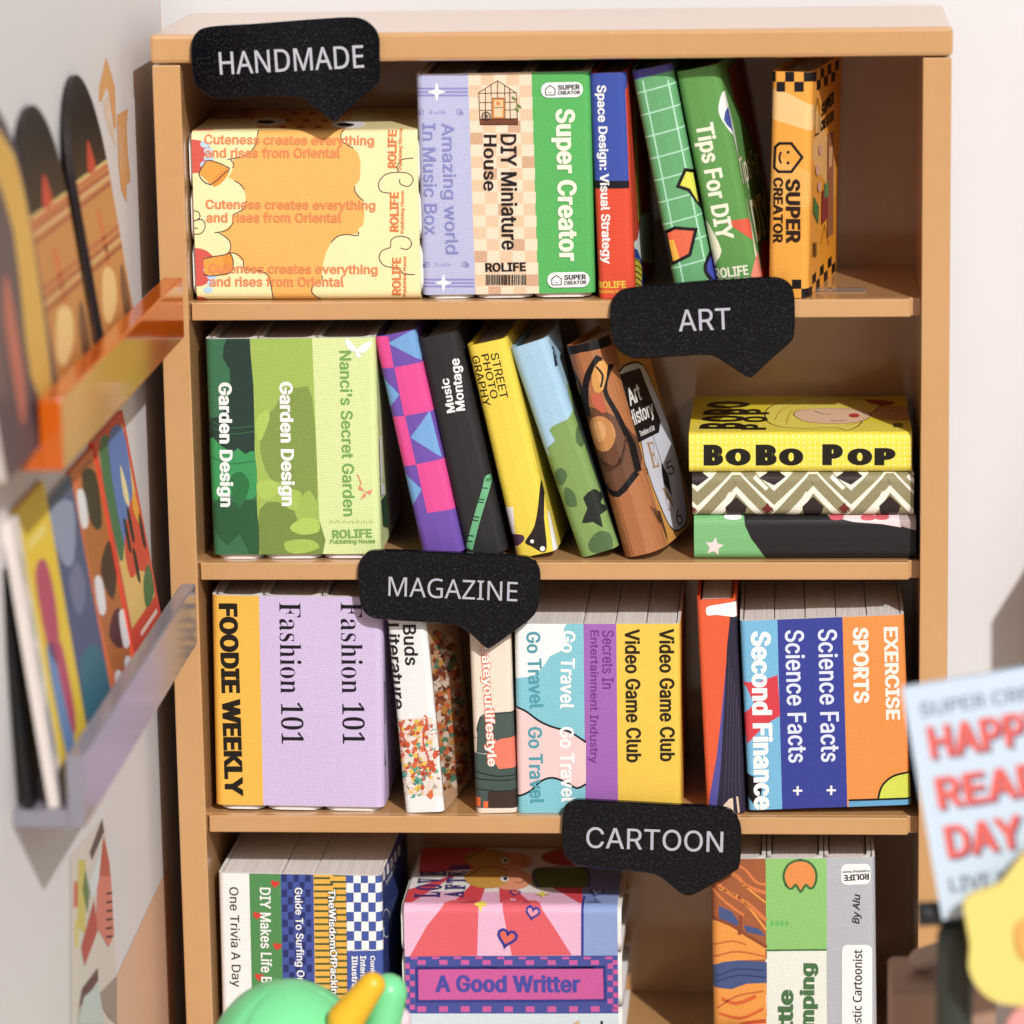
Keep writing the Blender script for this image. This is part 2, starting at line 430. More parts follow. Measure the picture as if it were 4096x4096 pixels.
BK = {}
def book(key, label, z, TL, TR, BL, BR, shelf, y0=2.4, d=20, yaw=0, r=.8, bulge=0, lying=False, vols=None, boards=False, base=C(245, 242, 236), name='book', cat='book', group=None, lift=0, v0=0, zbase=None, pagecol=None, backlift=0):
    """a book or a block of volumes; corners are traced, the body is real: cover sheet, boards, page blocks"""
    tl, tr, bl, br = [nat(z, p) for p in (TL, TR, BL, BR)]
    P = [at(*p, y0) for p in (tl, tr, bl, br)]
    cs, sn = math.cos(math.radians(yaw)), math.sin(math.radians(yaw))
    X0 = Vector((cs, -sn, 0)); Y0 = Vector((sn, cs, 0))
    if not lying:
        up = P[0] - P[2]; lean = math.atan2(up.x, up.z)      # + leans right
        ez = (Vector((0, 0, 1)) * math.cos(lean) + X0 * math.sin(lean)); ex = (X0 * math.cos(lean) - Vector((0, 0, 1)) * math.sin(lean))
        w = ((P[1] - P[0]).length + (P[3] - P[2]).length) / 2 / cs; w = abs(w * math.cos(lean)) if abs(lean) > .05 else w
        h = (up.length + (P[1] - P[3]).length) / 2
        O = P[2].copy(); low = min(O.z, (O + ex * w).z)
    else:
        ex = Vector((0, 0, 1)); ez = -X0
        w = ((P[0] - P[2]).length + (P[1] - P[3]).length) / 2; h = (P[3] - P[2]).length / cs
        O = P[3].copy(); low = O.z
    floor = (shelf_top(shelf) if zbase is None else zbase) + .03
    O0 = O.copy()
    if shelf == 3:      # foot of this row lies below the picture: stand it on the shelf and keep the traced top
        if lying: w = P[1].z - floor; O.z = floor
        else:
            h = (P[0].z - floor) / ez.z; O = P[0] - ez * h
        O0 = O.copy()
    else: O.z += floor - low + lift
    if shelf_top(shelf) > -200 and lying is False: pass
    T = thing(name, label, cat, O + (ex * (w / 2) if not lying else ez * (h / 2)) + Y0 * (d / 2), group)
    th = .3
    S = book_surface(O, ex, Y0, ez, w, h, d, r, bulge, v0=v0, seed=len(BK) + 3)
    B = lambda p: O + ex * p[0] + Y0 * p[1] + ez * p[2]
    cov = S.sheet(th, 'cover', PRINT_BASE(base), T)
    vols = vols or [1]; tot = sum(vols); x = 0
    for i, vw in enumerate(vols):
        a = th + .05 + (w - 2 * th - .1) * x / tot; x += vw; b = th + .05 + (w - 2 * th - .1) * x / tot
        if boards:
            us = []; rr = min(1.5, (b - a) / 2.3)
            e_ = .4 if lying else 0
            loc = O + ex * (a + .06) + Y0 * (th + .12 - bulge * .5) - ez * e_
            Sv = book_surface(loc, ex, Y0, ez, b - a - .12, h - .05 + 2 * e_, d - .8, rr, 0, wob=.02, seed=i + 50)
            Sv.sheet(.42, 'cover_board', WHITEBOARD, T)
            box('page_block', (a + .62, 1.6, .5), (b - .62, d - 1.5, h - .55), PAGES, T, b=.05, M=B)
        else:
            box('page_block', (a + (.04 if len(vols) > 1 else .1), .62, .25), (b - (.04 if len(vols) > 1 else .1), d - .9, h - (.12 if len(vols) > 1 else .5) - .07 * (i % 2)), PAGES, T, b=.12, M=B)
    nF = ex.cross(ez)
    conv = lambda px, py: ((lambda q: ((q - O0).dot(ex), (q - O0).dot(ez)))(hit(px, py, O0, nF)))
    Os = O0 + ex * w
    convS = lambda px, py: ((lambda q: (w + (q - Os).dot(Y0) - r, (q - Os).dot(ez)))(hit(px, py, Os, ex)))
    A = Art(S, z, conv); A.side = Art(S, z, convS, (w, w + d - r)); A.side.vert = not lying; A.w, A.h, A.S_, A.T = w, h, S, T; A.top = O.z + (w if lying else h)
    A.finish = lambda: S.finish(T)
    BK[key] = A
    return A
_pb = {}
def PRINT_BASE(c):
    if c not in _pb: _pb[c] = simple('cover_paper', c, .45, .35, bump=.15, bscale=250, var=.02)
    return _pb[c]
def panel(A, quad, col, part='spine'): A.poly(quad, col, part, layer=0)

# ================================================================== setting
XW, YB = -2.9, 31.0
YE = atX(641, 60, XW).y; print('edge depth', YE, 'shadow edge', atX(551, 300, XW).y)
ZFLOOR = shelf_top(3) - 14
wall = struct(box('back_wall', (-60, YB, ZFLOOR - 5), (260, YB + 4, 90), WALL)); wall['label'] = 'white wall behind the bookcase'
fl = struct(box('floor', (-60, -700, ZFLOOR - 4), (260, YB, ZFLOOR), simple('pale_floor', C(215, 195, 180), .5, bump=.05)))
# side wall panel, its far edge shows bare tan board
sw = thing('side_wall', 'white side wall panel standing to the left of the bookcase', 'wall', (XW - 2, -60, ZFLOOR))
del sw['category']; del sw['label']; sw['kind'] = 'structure'
box('wall_panel', (XW - 4, -200, ZFLOOR + .01), (XW, YE, 90), WALL, sw)
box('panel_edge', (XW - 4, YE, ZFLOOR + .01), (XW + .02, YE + .4, 90), WOOD, sw)

# ------------------------------------------------------------------ bookcase
bc = thing('bookcase', 'tan open bookcase with four shelves full of small books', 'bookcase', (W / 2, D / 2, ZFLOOR))
box('top_board', (-.12, -.35, -TOPT), (W + .12, D, 0), WOOD, bc, b=.42)
ZB = shelf_top(3) - 3.2
box('side_panel', (0, 0, ZFLOOR), (SP, D - .2, -TOPT - .16), WOOD, bc, b=.14)
box('side_panel', (W - SP, 0, ZFLOOR), (W, D - .2, -TOPT - .16), WOOD, bc, b=.14)
box('back_panel', (SP - .6, D - .75, ZFLOOR + .1), (W - SP + .6, D - .22, -TOPT - .02), WOOD, bc)
for i in range(4):
    zt = shelf_top(i)
    s = box('shelf', (SP - .02, 2.0, zt - SHT), (W - SP + .02, D - .76, zt), WOOD, bc, b=.1)
    box('shelf_lip', (SP + .15, 1.2, zt - SHT), (W - SP - 1.05, 2.0, zt), WOOD, s, b=.12)
box('plinth', (SP, 1.6, ZFLOOR + .1), (W - SP, 3.5, shelf_top(3) - SHT - 2), WOOD, bc)

K_ = (28, 22, 24)
BLK = C(30, 24, 26); WHT = C(252, 250, 246)
BG = 'books filling the bookcase'
def icon(A, x, y, s, col, part='logo', rot=False, lw=None):
    """small house with a smiling face"""
    P = [(-.5, -.15), (0, -.52), (.5, -.15), (.5, .42), (.42, .5), (-.42, .5), (-.5, .42)]
    f = (lambda p: (x - p[1] * s, y + p[0] * s)) if rot else (lambda p: (x + p[0] * s, y + p[1] * s))
    A.stroke([f(p) for p in P], lw or s * .11, col, part, closed=True)
    for e in (-.18, .18): q = f((e, .02)); A.ell(q[0], q[1], s * .05, s * .05, col, part, 8, layer=A.S.layer)
    A.stroke([f(p) for p in ((-.18, .2), (0, .28), (.18, .2))], s * .07, col, part, sm=3)
def curl(A, x, y, s, col, wd, part='spine_print', flip=1, turns=1.4):
    pts = [(x + flip * s * (1 - k / 16 * .75) * math.cos(k / 16 * turns * 6.28 + 2.6), y + s * (1 - k / 16 * .75) * math.sin(k / 16 * turns * 6.28 + 2.6)) for k in range(17)]
    A.stroke(pts, wd, col, part)
def heart(A, x, y, s, col, part='spine_print', rot=0, line=None, sq=1):
    P = []
    for k in range(18):
        t = 2 * math.pi * k / 18; a = 16 * math.sin(t) ** 3 / 17; b = -(13 * math.cos(t) - 5 * math.cos(2 * t) - 2 * math.cos(3 * t) - math.cos(4 * t)) / 17
        P.append((x + s * (a * math.cos(rot) - b * math.sin(rot)), y + s * sq * (a * math.sin(rot) + b * math.cos(rot))))
    A.poly(P, col, part)
    if line: A.stroke(P, s * .3, line, part, closed=True)
def barcode(A, x0, y0, x1, y1, col, n=24, part='barcode', rot=False, seed=1):
    rnd = random.Random(seed); L = A.S.layer + 1; A.S.layer = L; x = x0 if not rot else y0; end = x1 if not rot else y1
    while x < end:
        w_ = rnd.uniform(.5, 1.6) * (end - (x0 if not rot else y0)) / n / 2.2
        if rot: A.rect(x0, x, x1, min(end, x + w_), col, part, layer=L)
        else: A.rect(x, y0, min(end, x + w_), y1, col, part, layer=L)
        x += w_ * rnd.uniform(1.6, 2.4)

# ================================================================== ROW 1
A = book('cute', 'cream and orange block of three volumes lying flat under the HANDMADE sign, with cloud print', 1,
         (318, 800), (1718, 808), (352, 1850), (1736, 1850), 0, d=21, r=.9, bulge=.12, lying=True, vols=[1, 1, 1], boards=True, base=C(252, 236, 172), cat='book block', name='book_block')
OR = C(246, 184, 90); CREAM = C(253, 238, 176); LN = C(70, 45, 70)
panel(A, [(200, 700), (1800, 700), (1800, 1900), (200, 1900)], CREAM)
A.poly([(725, 770), (728, 850), (700, 920), (640, 960), (575, 985), (578, 1040), (545, 1095), (590, 1115), (640, 1165), (655, 1210), (650, 1270), (620, 1310), (578, 1345), (570, 1385), (500, 1435), (550, 1480), (565, 1530), (550, 1560), (590, 1570), (640, 1620), (648, 1670), (720, 1680), (790, 1700), (808, 1750), (822, 1880), (1120, 1880), (1065, 1800), (1078, 1765), (1125, 1730), (1125, 1690), (1130, 1640), (1150, 1560), (1180, 1500), (1230, 1458), (1350, 1440), (1352, 1410), (1380, 1390), (1388, 1330), (1385, 1250), (1340, 1200), (1325, 1150), (1360, 1110), (1365, 1000), (1350, 950), (1320, 912), (1260, 890), (1240, 840), (1262, 800), (1300, 770)], OR, 'illustration')
for st in ([(725, 800), (722, 870), (690, 930), (640, 965), (540, 984)], [(560, 985), (578, 1010), (574, 1040)], [(585, 1115), (625, 1140), (645, 1170)], [(660, 1240), (640, 1290), (575, 1325)], [(580, 1370), (540, 1420), (460, 1437)], [(490, 1437), (550, 1480), (562, 1530), (548, 1560)], [(545, 1560), (600, 1568), (640, 1610), (642, 1655), (710, 1668), (775, 1685), (800, 1715)], [(800, 1720), (815, 1790), (822, 1850)], [(1262, 800), (1242, 830), (1250, 870), (1290, 900), (1320, 912)], [(1330, 1148), (1330, 1180), (1360, 1220), (1385, 1240)], [(1352, 1430), (1345, 1455), (1280, 1447), (1220, 1460), (1182, 1498)], [(1125, 1700), (1130, 1735)], [(1065, 1770), (1065, 1810), (1115, 1850)],
           [(1690, 975), (1620, 985), (1590, 1030), (1600, 1060)], [(1600, 1062), (1520, 1075), (1475, 1130), (1490, 1180), (1545, 1192)], [(1590, 1062), (1660, 1070), (1690, 1110), (1660, 1150), (1610, 1135), (1606, 1105)],
           [(1550, 1525), (1555, 1480), (1600, 1458), (1660, 1470), (1680, 1510), (1650, 1540), (1610, 1530)], [(1550, 1528), (1495, 1550), (1480, 1600), (1520, 1645), (1600, 1650)], [(1600, 1650), (1630, 1690), (1700, 1695)],
           [(330, 1300), (365, 1310), (370, 1345), (335, 1365)], [(335, 1362), (385, 1355), (405, 1395), (380, 1440), (335, 1445)], [(335, 1405), (358, 1410)]):
    A.stroke(st, 6, LN, 'illustration', sm=3, layer=3)
RD = C(222, 92, 80); LB = C(190, 222, 245)
for cx, cyy, fl_ in ((325, 965, 1), (345, 1650, -1)):
    A.ell(cx, cyy, 130, 105 if fl_ > 0 else 120, RD, 'illustration', layer=4)
    for k in range(4): A.ell(cx + 30 + (80 - abs(k - 1.5) * 22), cyy - 45 * fl_ + (k * 42 - 30) * 1.0, 30, 22, LB, 'illustration', 10, layer=5)
    T0 = (cx + 70, cyy + 60 * (1 if fl_ > 0 else 0))
A.poly([(365, 1070), (405, 1000), (440, 990), (555, 1035), (530, 1060), (470, 1140), (430, 1130)], C(240, 165, 60), 'illustration', layer=6)
A.ell(500, 1095, 70, 26, C(236, 150, 45), 'illustration', layer=7, rot=-.85)
A.stroke([(365, 1070), (400, 1005), (440, 990), (555, 1038), (520, 1070), (440, 1140), (380, 1105), (365, 1070)], 6, LN, 'illustration', sm=2, layer=8)
A.poly([(392, 1610), (400, 1590), (530, 1570), (560, 1640), (540, 1700), (430, 1700), (400, 1690)], C(240, 165, 60), 'illustration', layer=6)
A.ell(545, 1620, 30, 62, C(236, 150, 45), 'illustration', layer=7)
A.stroke([(395, 1600), (430, 1588), (530, 1572), (555, 1560), (578, 1610), (570, 1670), (540, 1690), (430, 1705), (395, 1690)], 6, LN, 'illustration', sm=2, layer=8)
A.ell(345, 770, 100, 34, RD, 'illustration', layer=4); A.ell(350, 1870, 70, 40, RD, 'illustration', layer=4)
TX = C(238, 140, 84)
for y, dx in ((868, 0), (1267, 10), (1664, 28)):
    A.text('Cuteness creates everything', (397 + dx, y), (1448 + dx * .8, y + 6), 74, TX, bold=.028, layer=12)
    A.text('and rises from Oriental', (402 + dx, y + 74), (1240 + dx * .8, y + 75), 62, TX, bold=.028, layer=12)
for x, y0_, y1_ in ((1560, 1035, 808), (1573, 1430, 1185), (1587, 1820, 1590)):
    A.text('ROLIFE', (x, y0_), (x, y1_), 56, C(233, 125, 62), bold=.04, part='publisher_name', layer=12)
    A.text('Publishing House', (x + 52, y0_ + 10), (x + 52, y1_ - 8), 28, C(233, 125, 62), bold=.02, part='publisher_name', layer=12)
s = A.side
s.poly([(600, 640), (735, 795), (1290, 795), (1330, 640)], OR, 'illustration', layer=1)
for x, y in ((800, 752), (1290, 768)):
    s.ell(x, y, 108, 26, WHT, 'illustration', layer=2); s.ell(x - 20, y + 2, 55, 10, BLK, 'illustration', layer=3)
for k in range(8): s.ell(880 + 37 * k, 785 - (k % 3) * 42, 26, 7, C(180, 70, 50), 'illustration', 10, layer=2)
s.text('CUTE', (540, 735), (560, 650), 130, C(214, 120, 70), part='title', bold=.04)
A.finish()

A = book('music', 'block of three tall volumes, lilac, tan checked and green, standing beside the cream block', 2,
         (112, 168), (1312, 146), (160, 1752), (1393, 1728), 0, d=21, r=.7, vols=[1, 1.2, 1.2], boards=True, v0=.45, cat='book block', name='book_block')
LI = C(190, 192, 226); TAN = C(238, 200, 162); GRN = C(86, 184, 92)
panel(A, [(60, 80), (475, 80), (533, 1800), (60, 1800)], LI)
panel(A, [(475, 80), (920, 80), (972, 1800), (533, 1800)], TAN)
panel(A, [(920, 80), (1700, 80), (1700, 1800), (972, 1800)], GRN)
PU = C(146, 144, 204)
for y in (264, 288, 312, 1606, 1630, 1654):
    dx = (y - 264) * .034; A.rect(112 + dx - 10, y, 475 + dx, y + 14, PU, 'spine_print', layer=1)
A.star(258, 293, 64, WHT, 4, .32, ry=72); A.star(305, 1635, 62, WHT, 4, .32, ry=66)
A.text('Rolife', (205, 438), (325, 436), 30, PU, 'G', part='publisher_name', layer=2, sl=.3); A.text('Rolife', (245, 1508), (355, 1506), 30, PU, 'G', part='publisher_name', layer=2, sl=.3)
for x, y, f_ in ((150, 438, 1), (415, 436, -1), (190, 1508, 1), (455, 1506, -1)): curl(A, x, y, 26, PU, 5, flip=f_); curl(A, x + f_ * -14, y + 10, 16, PU, 4, flip=f_)
A.text('Amazing world', (324, 512), (356, 1432), 116, C(140, 140, 204), bold=.01); A.text('In Music Box', (205, 514), (222, 1297), 92, C(140, 140, 204), bold=.01)
c1, c2 = C(249, 222, 192), C(216, 172, 136)
for r_ in range(19):
    for c_ in range(5):
        y = 165 + r_ * 83; dx = (y - 165) * .0345
        if (r_ + c_) % 2 == 0: A.rect(480 + c_ * 89 + dx, y, 480 + c_ * 89 + 89 + dx, y + 83, c1, 'spine_print', layer=1)
        elif (r_ * 3 + c_) % 5 == 0: A.rect(480 + c_ * 89 + dx, y, 480 + c_ * 89 + 89 + dx, y + 83, c2, 'spine_print', layer=1)
BR = C(62, 36, 28)
A.poly([(685, 215), (815, 300), (826, 520), (562, 520), (553, 300)], C(246, 214, 180), 'illustration', layer=2)
for st in ([(553, 300), (685, 215), (815, 300)], [(553, 300), (562, 520), (826, 520), (818, 300)], [(553, 305), (818, 300)], [(600, 272), (600, 520)], [(685, 215), (685, 335)], [(770, 272), (775, 520)], [(556, 370), (822, 366)], [(560, 425), (822, 420)], [(640, 245), (640, 330)], [(735, 245), (735, 330)]):
    A.stroke(st, 6, BR, 'illustration', layer=3)
A.rect(645, 338, 738, 482, C(222, 140, 60), 'illustration', layer=4); A.rect(662, 352, 722, 470, C(240, 205, 160), 'illustration', layer=5)
A.stroke([(645, 482), (645, 338), (738, 338), (738, 482)], 5, BR, 'illustration', layer=6); A.stroke([(662, 405), (722, 403)], 5, BR, 'illustration', layer=6); A.ell(690, 375, 16, 16, C(222, 140, 60), 'illustration', 10, layer=6)
A.rect(560, 484, 830, 526, C(120, 66, 44), 'illustration', layer=7); A.stroke([(560, 484), (830, 482)], 6, BR, 'illustration', layer=8); A.stroke([(560, 524), (830, 524)], 6, BR, 'illustration', layer=8)
A.stroke([(605 + 30 * math.cos(k * .524), 465 + 30 * math.sin(k * .524)) for k in range(13)], 7, BR, 'illustration', layer=9)
for k in range(4): A.stroke([(605 + 28 * math.cos(k * .785), 465 + 28 * math.sin(k * .785)), (605 - 28 * math.cos(k * .785), 465 - 28 * math.sin(k * .785))], 4, BR, 'illustration', layer=9)
for x, y in ((800, 340), (838, 395), (822, 420)): A.ell(x, y, 20, 9, C(90, 130, 60), 'illustration', 8, layer=10, rot=.7)
A.text('DIY Miniature', (763, 590), (772, 1402), 116, BLK, bold=.022); A.text('House', (634, 594), (632, 988), 92, BLK, bold=.022)
A.text('ROLIFE', (600, 1526), (886, 1520), 64, BLK, bold=.04, part='publisher_name'); barcode(A, 605, 1576, 888, 1650, BLK, 30)
A.text('Super Creator', (1144, 412), (1170, 1482), 170, C(250, 246, 222), bold=.042)
for x, y in ((992, 228), (1036, 1562)):
    A.rrect(x, y, x + 293, y + 107, 50, WHT, 'logo', dy=-6)
    icon(A, x + 64, y + 54, 66, BLK); A.text('SUPER', (x + 117, y + 35), (x + 273, y + 29), 36, BLK, bold=.05, part='logo'); A.text('CREATOR', (x + 117, y + 73), (x + 275, y + 67), 27, BLK, bold=.04, part='logo')
A.finish()

A = book('space', 'slim red and blue upright book with white title, right of the green volume', 2,
         (1325, 152), (1598, 142), (1398, 1732), (1640, 1728), 0, d=19, yaw=3.5, r=.7, bulge=.1, base=C(228, 72, 38), group=None)
BLU = C(62, 84, 172); REDO = C(230, 74, 40)
panel(A, [(1200, 60), (2100, 60), (2100, 1800), (1200, 1800)], REDO)
A.poly([(1250, 60), (1640, 60), (1625, 240), (1580, 262), (1605, 905), (1250, 905)], BLU, 'spine_print')
A.poly([(1250, 905), (1605, 905), (1607, 958), (1250, 962)], C(26, 26, 34), 'spine_print')
A.text('Space Design: Visual Strategy', (1408, 232), (1448, 1488), 82, WHT, bold=.03)
A.text('ROLIFE', (1388, 1636), (1588, 1630), 50, C(250, 200, 50), bold=.045, part='publisher_name'); A.text('Publishing House', (1372, 1686), (1590, 1680), 30, C(250, 200, 50), bold=.02, part='publisher_name')
s = A.side
s.poly([(1628, 1352), (1668, 1310), (1690, 1150), (1790, 1100), (1790, 1500), (1690, 1460)], WHT, 'cover_print')
s.poly([(1625, 1370), (1665, 1390), (1702, 1480), (1760, 1760), (1636, 1760)], BLU, 'cover_print', sm=0)
s.poly([(1628, 1440), (1680, 1462), (1702, 1530), (1692, 1640), (1636, 1660)], C(240, 215, 60), 'cover_print')
for k in range(5): s.stroke([(1630, 1460 + 40 * k), (1665, 1462 + 42 * k), (1700, 1500 + 40 * k)], 8, BLK, 'cover_print', sm=2)
s.poly([(1632, 300), (1650, 310), (1672, 900), (1690, 1150), (1668, 1200), (1650, 900)], C(225, 190, 60), 'cover_print')
A.finish()

A = book('grid', 'green book with a pale grid pattern leaning left on the top shelf', 3,
         (243, 318), (415, 286), (436, 1284), (618, 1262), 0, d=19, yaw=2, r=.8, bulge=.2, y0=3.0, base=C(96, 168, 108))
G1 = C(102, 172, 112); GL = C(182, 230, 200)
panel(A, [(100, 200), (1000, 200), (1000, 1400), (100, 1400)], G1)
A.poly([(200, 250), (520, 230), (425, 306), (246, 352), (200, 352)], C(84, 80, 160), 'spine_print')
A.stroke([(292, 350), (480, 1284)], 6, GL, layer=2); A.stroke([(400, 350), (590, 1284)], 6, GL, layer=2)
for k in range(10):
    t = k / 9; x0 = 255 + 180 * t; y = 416 + 102 * k * .92
    A.stroke([(x0 - 20, y), (x0 + 205, y - 62)], 6, GL, layer=2)
A.poly([(475, 735), (512, 745), (534, 892), (490, 822), (443, 806)], C(226, 224, 66), 'illustration'); A.stroke([(475, 735), (512, 745), (534, 892), (490, 822), (443, 806)], 14, BLK, 'illustration', closed=True)
A.poly([(390, 1005), (430, 985), (520, 992), (495, 1100), (418, 1140)], C(236, 104, 64), 'illustration'); A.poly([(400, 1040), (425, 1035), (452, 1118), (425, 1130)], C(245, 180, 50), 'illustration'); A.stroke([(390, 1005), (430, 985), (520, 992), (495, 1100), (418, 1140)], 14, BLK, 'illustration', closed=True)
A.poly([(560, 1150), (575, 1090), (640, 1060), (660, 1280), (600, 1220), (570, 1200)], C(70, 80, 180), 'illustration'); A.stroke([(600, 1230), (566, 1180), (562, 1140), (585, 1085)], 14, BLK, 'illustration', sm=3)
A.finish()

A = book('tips', 'green leaning book titled Tips For DIY beside the grid patterned one', 3,
         (432, 322), (632, 286), (622, 1282), (798, 1262), 0, d=18, yaw=6, r=.8, bulge=.2, y0=3.0, base=C(90, 152, 72))
G2 = C(96, 156, 76)
panel(A, [(300, 200), (1100, 200), (1100, 1400), (300, 1400)], G2)
A.poly([(640, 398), (622, 440), (620, 492), (652, 552), (690, 612), (720, 690), (722, 560), (680, 470)], C(240, 242, 232), 'illustration', sm=3); A.poly([(655, 465), (640, 520), (668, 562), (684, 600), (676, 520)], C(70, 86, 160), 'illustration', sm=2)
A.poly([(640, 956), (742, 944), (775, 1050), (740, 1020), (690, 985)], C(226, 92, 60), 'illustration')
A.poly([(562, 950), (600, 1010), (632, 1082), (610, 1130), (598, 1150), (575, 1060)], C(240, 236, 205), 'illustration', sm=2)
A.poly([(735, 870), (750, 860), (800, 1120), (812, 1262), (796, 1262)], C(240, 236, 205), 'illustration')
A.poly([(775, 1110), (830, 1080), (830, 1300), (740, 1270)], C(240, 140, 110), 'illustration')
A.text('Tips For DIY', (548, 536), (640, 1036), 98, C(248, 244, 216), bold=.035)
A.text('ROLIFE', (600, 1182), (746, 1164), 44, C(244, 240, 214), bold=.04, part='publisher_name'); A.text('Publishing House', (606, 1218), (752, 1200), 22, C(244, 240, 214), bold=.02, part='publisher_name')
s = A.side
s.poly([(655, 300), (900, 200), (900, 900), (760, 600)], C(150, 50, 34), 'cover_print', sm=2)
s.text('Tips For', (708, 760), (790, 700), 90, C(240, 236, 205), bold=.02, part='cover_print'); s.text('DIY', (765, 960), (830, 900), 110, C(240, 236, 205), bold=.03, part='cover_print')
s.poly([(800, 1050), (900, 980), (900, 1300), (800, 1260)], C(226, 60, 40), 'cover_print')
A.finish()

A = book('orange', 'orange book with black checker bands and smiling house logo standing alone at right', 3,
         (848, 312), (1020, 318), (829, 1284), (1002, 1288), 0, d=19, yaw=9.5, r=.7, bulge=.08, base=C(246, 166, 52))
O1 = C(246, 166, 50); O2 = C(250, 200, 128)
panel(A, [(600, 100), (1300, 100), (1300, 1400), (600, 1400)], O1)
A.poly([(800, 380), (905, 402), (1035, 470), (1028, 575), (800, 505)], O2, 'spine_print', layer=1); A.poly([(800, 640), (1030, 760), (1030, 900), (800, 900)], C(248, 178, 80), 'spine_print', layer=1)
for x0, x1, r_ in ((830, 864, 0), (905, 944, 0), (985, 1026, 0), (868, 905, 1), (944, 985, 1)):
    A.rect(x0, 316 + 43 * r_, x1, 316 + 43 * r_ + 43, BLK, 'spine_print', layer=2)
for x0, x1, y in ((934, 974, 1210), (894, 934, 1250), (974, 1030, 1250), (820, 856, 1250)): A.rect(x0, y, x1, y + 40, BLK, 'spine_print', layer=2)
A.stroke([(862, 640), (880, 624), (932, 624), (978, 684), (932, 746), (876, 746), (858, 728)], 12, BLK, 'logo', closed=True)
A.ell(918, 662, 7, 7, BLK, 'logo', 8); A.ell(918, 708, 7, 7, BLK, 'logo', 8); A.stroke([(888, 660), (880, 685), (888, 710)], 9, BLK, 'logo', sm=3)
A.text('SUPER', (938, 776), (940, 1056), 64, C(44, 26, 18), bold=.05); A.text('CREATOR', (876, 770), (874, 1054), 42, C(44, 26, 18), bold=.045)
s = A.side
for c_ in range(7):
    for r_ in range(2):
        if (c_ + r_) % 2 == 0:
            x = 1022 + c_ * 16; y = 322 - c_ * 8.5 + r_ * 42
            s.poly([(x, y), (x + 16, y - 8.5), (x + 16, y + 33), (x, y + 42)], BLK, 'cover_print', layer=2)
            x = 1003 + c_ * 16.5; y = 1252 - c_ * 17.2 - r_ * 42
            s.poly([(x, y), (x + 16, y - 17), (x + 16, y + 24), (x, y + 40)], BLK, 'cover_print', layer=2)
s.poly([(1024, 450), (1060, 520), (1118, 700), (1118, 860), (1020, 700)], C(248, 190, 110), 'cover_print', layer=1)
s.text('SUPER', (1056, 486), (1112, 424), 56, BLK, bold=.05, part='logo'); s.text('CREATOR', (1053, 552), (1112, 502), 46, BLK, bold=.04, part='logo')
s.stroke([(1030, 590), (1030, 480), (1040, 430), (1048, 470), (1046, 580)], 7, BLK, 'logo', closed=True)
s.poly([(1084, 580), (1112, 570), (1108, 1010), (1082, 1030)], C(172, 106, 66), 'cover_print'); s.poly([(1090, 640), (1106, 636), (1104, 720), (1090, 730)], C(232, 180, 120), 'cover_print')
s.poly([(1060, 830), (1084, 800), (1086, 940), (1058, 975)], C(150, 60, 54), 'cover_print'); s.poly([(1070, 800), (1086, 790), (1086, 850), (1070, 860)], C(100, 150, 90), 'cover_print')
s.poly([(1026, 850), (1048, 900), (1044, 972), (1022, 920)], C(80, 130, 70), 'cover_print'); s.stroke([(1070, 975), (1054, 1060)], 6, C(90, 40, 40), 'cover_print'); s.stroke([(1070, 975), (1088, 1060)], 6, C(90, 40, 40), 'cover_print')
for x, y in ((1052, 650), (1040, 740), (1048, 810)): s.ell(x, y, 8, 24, C(236, 180, 150), 'cover_print', 10)
barcode(s, 1018, 1050, 1036, 1112, BLK, 10)
A.finish()
p = nat(3, (1125, 1252)); q = hit(p[0], p[1], Vector((0, 0, shelf_top(0))), Vector((0, 0, 1)))
st = box('plastic_strip', (q.x - 2.6, q.y - .5, shelf_top(0) + .02), (q.x + 3.0, q.y + .5, shelf_top(0) + .32), CLEAR, b=.12)
tag(st, 'thin clear plastic strip lying on the shelf next to the orange book', 'plastic strip')

# ================================================================== ROW 2
A = book('garden', 'green block of three volumes, dark, olive and pale, with white titles on the second shelf', 4,
         (75, 203), (918, 190), (118, 1312), (968, 1300), 1, d=21, r=.7, vols=[1, 1.25, 1.2], boards=True, v0=.55, cat='book block', name='book_block')
panel(A, [(0, 100), (297, 100), (353, 1400), (0, 1400)], C(62, 118, 80)); panel(A, [(297, 100), (609, 100), (661, 1400), (353, 1400)], C(166, 194, 84)); panel(A, [(609, 100), (1400, 100), (1400, 1400), (661, 1400)], C(222, 236, 160))
A.poly([(190, 190), (297, 190), (325, 700), (310, 770), (280, 782), (240, 752), (215, 772), (150, 735), (98, 712), (92, 610), (150, 590), (195, 500), (200, 360), (165, 300)], C(44, 66, 56), 'illustration', sm=2, layer=1)
A.poly([(96, 705), (150, 735), (215, 772), (240, 752), (280, 782), (324, 770), (338, 960), (300, 1010), (200, 980), (112, 1010)], C(60, 158, 88), 'illustration', sm=2, layer=2)
A.poly([(112, 1040), (180, 990), (240, 1040), (330, 1010), (348, 1300), (310, 1310), (250, 1180), (190, 1240), (118, 1150)], C(48, 96, 60), 'illustration', sm=2, layer=3)
for st in ([(90, 610), (200, 650), (318, 640)], [(95, 640), (200, 680), (322, 668)], [(100, 790), (200, 830), (326, 815)]): A.stroke(st, 5, C(58, 110, 74), 'illustration', sm=3, layer=4)
A.poly([(200, 900), (260, 870), (300, 940), (250, 1050), (215, 980)], C(46, 120, 66), 'illustration', sm=3, layer=4)
A.poly([(352, 760), (370, 620), (430, 540), (470, 460), (540, 450), (612, 490), (640, 990), (600, 960), (540, 1000), (470, 930), (400, 900)], C(136, 160, 72), 'illustration', sm=3, layer=1)
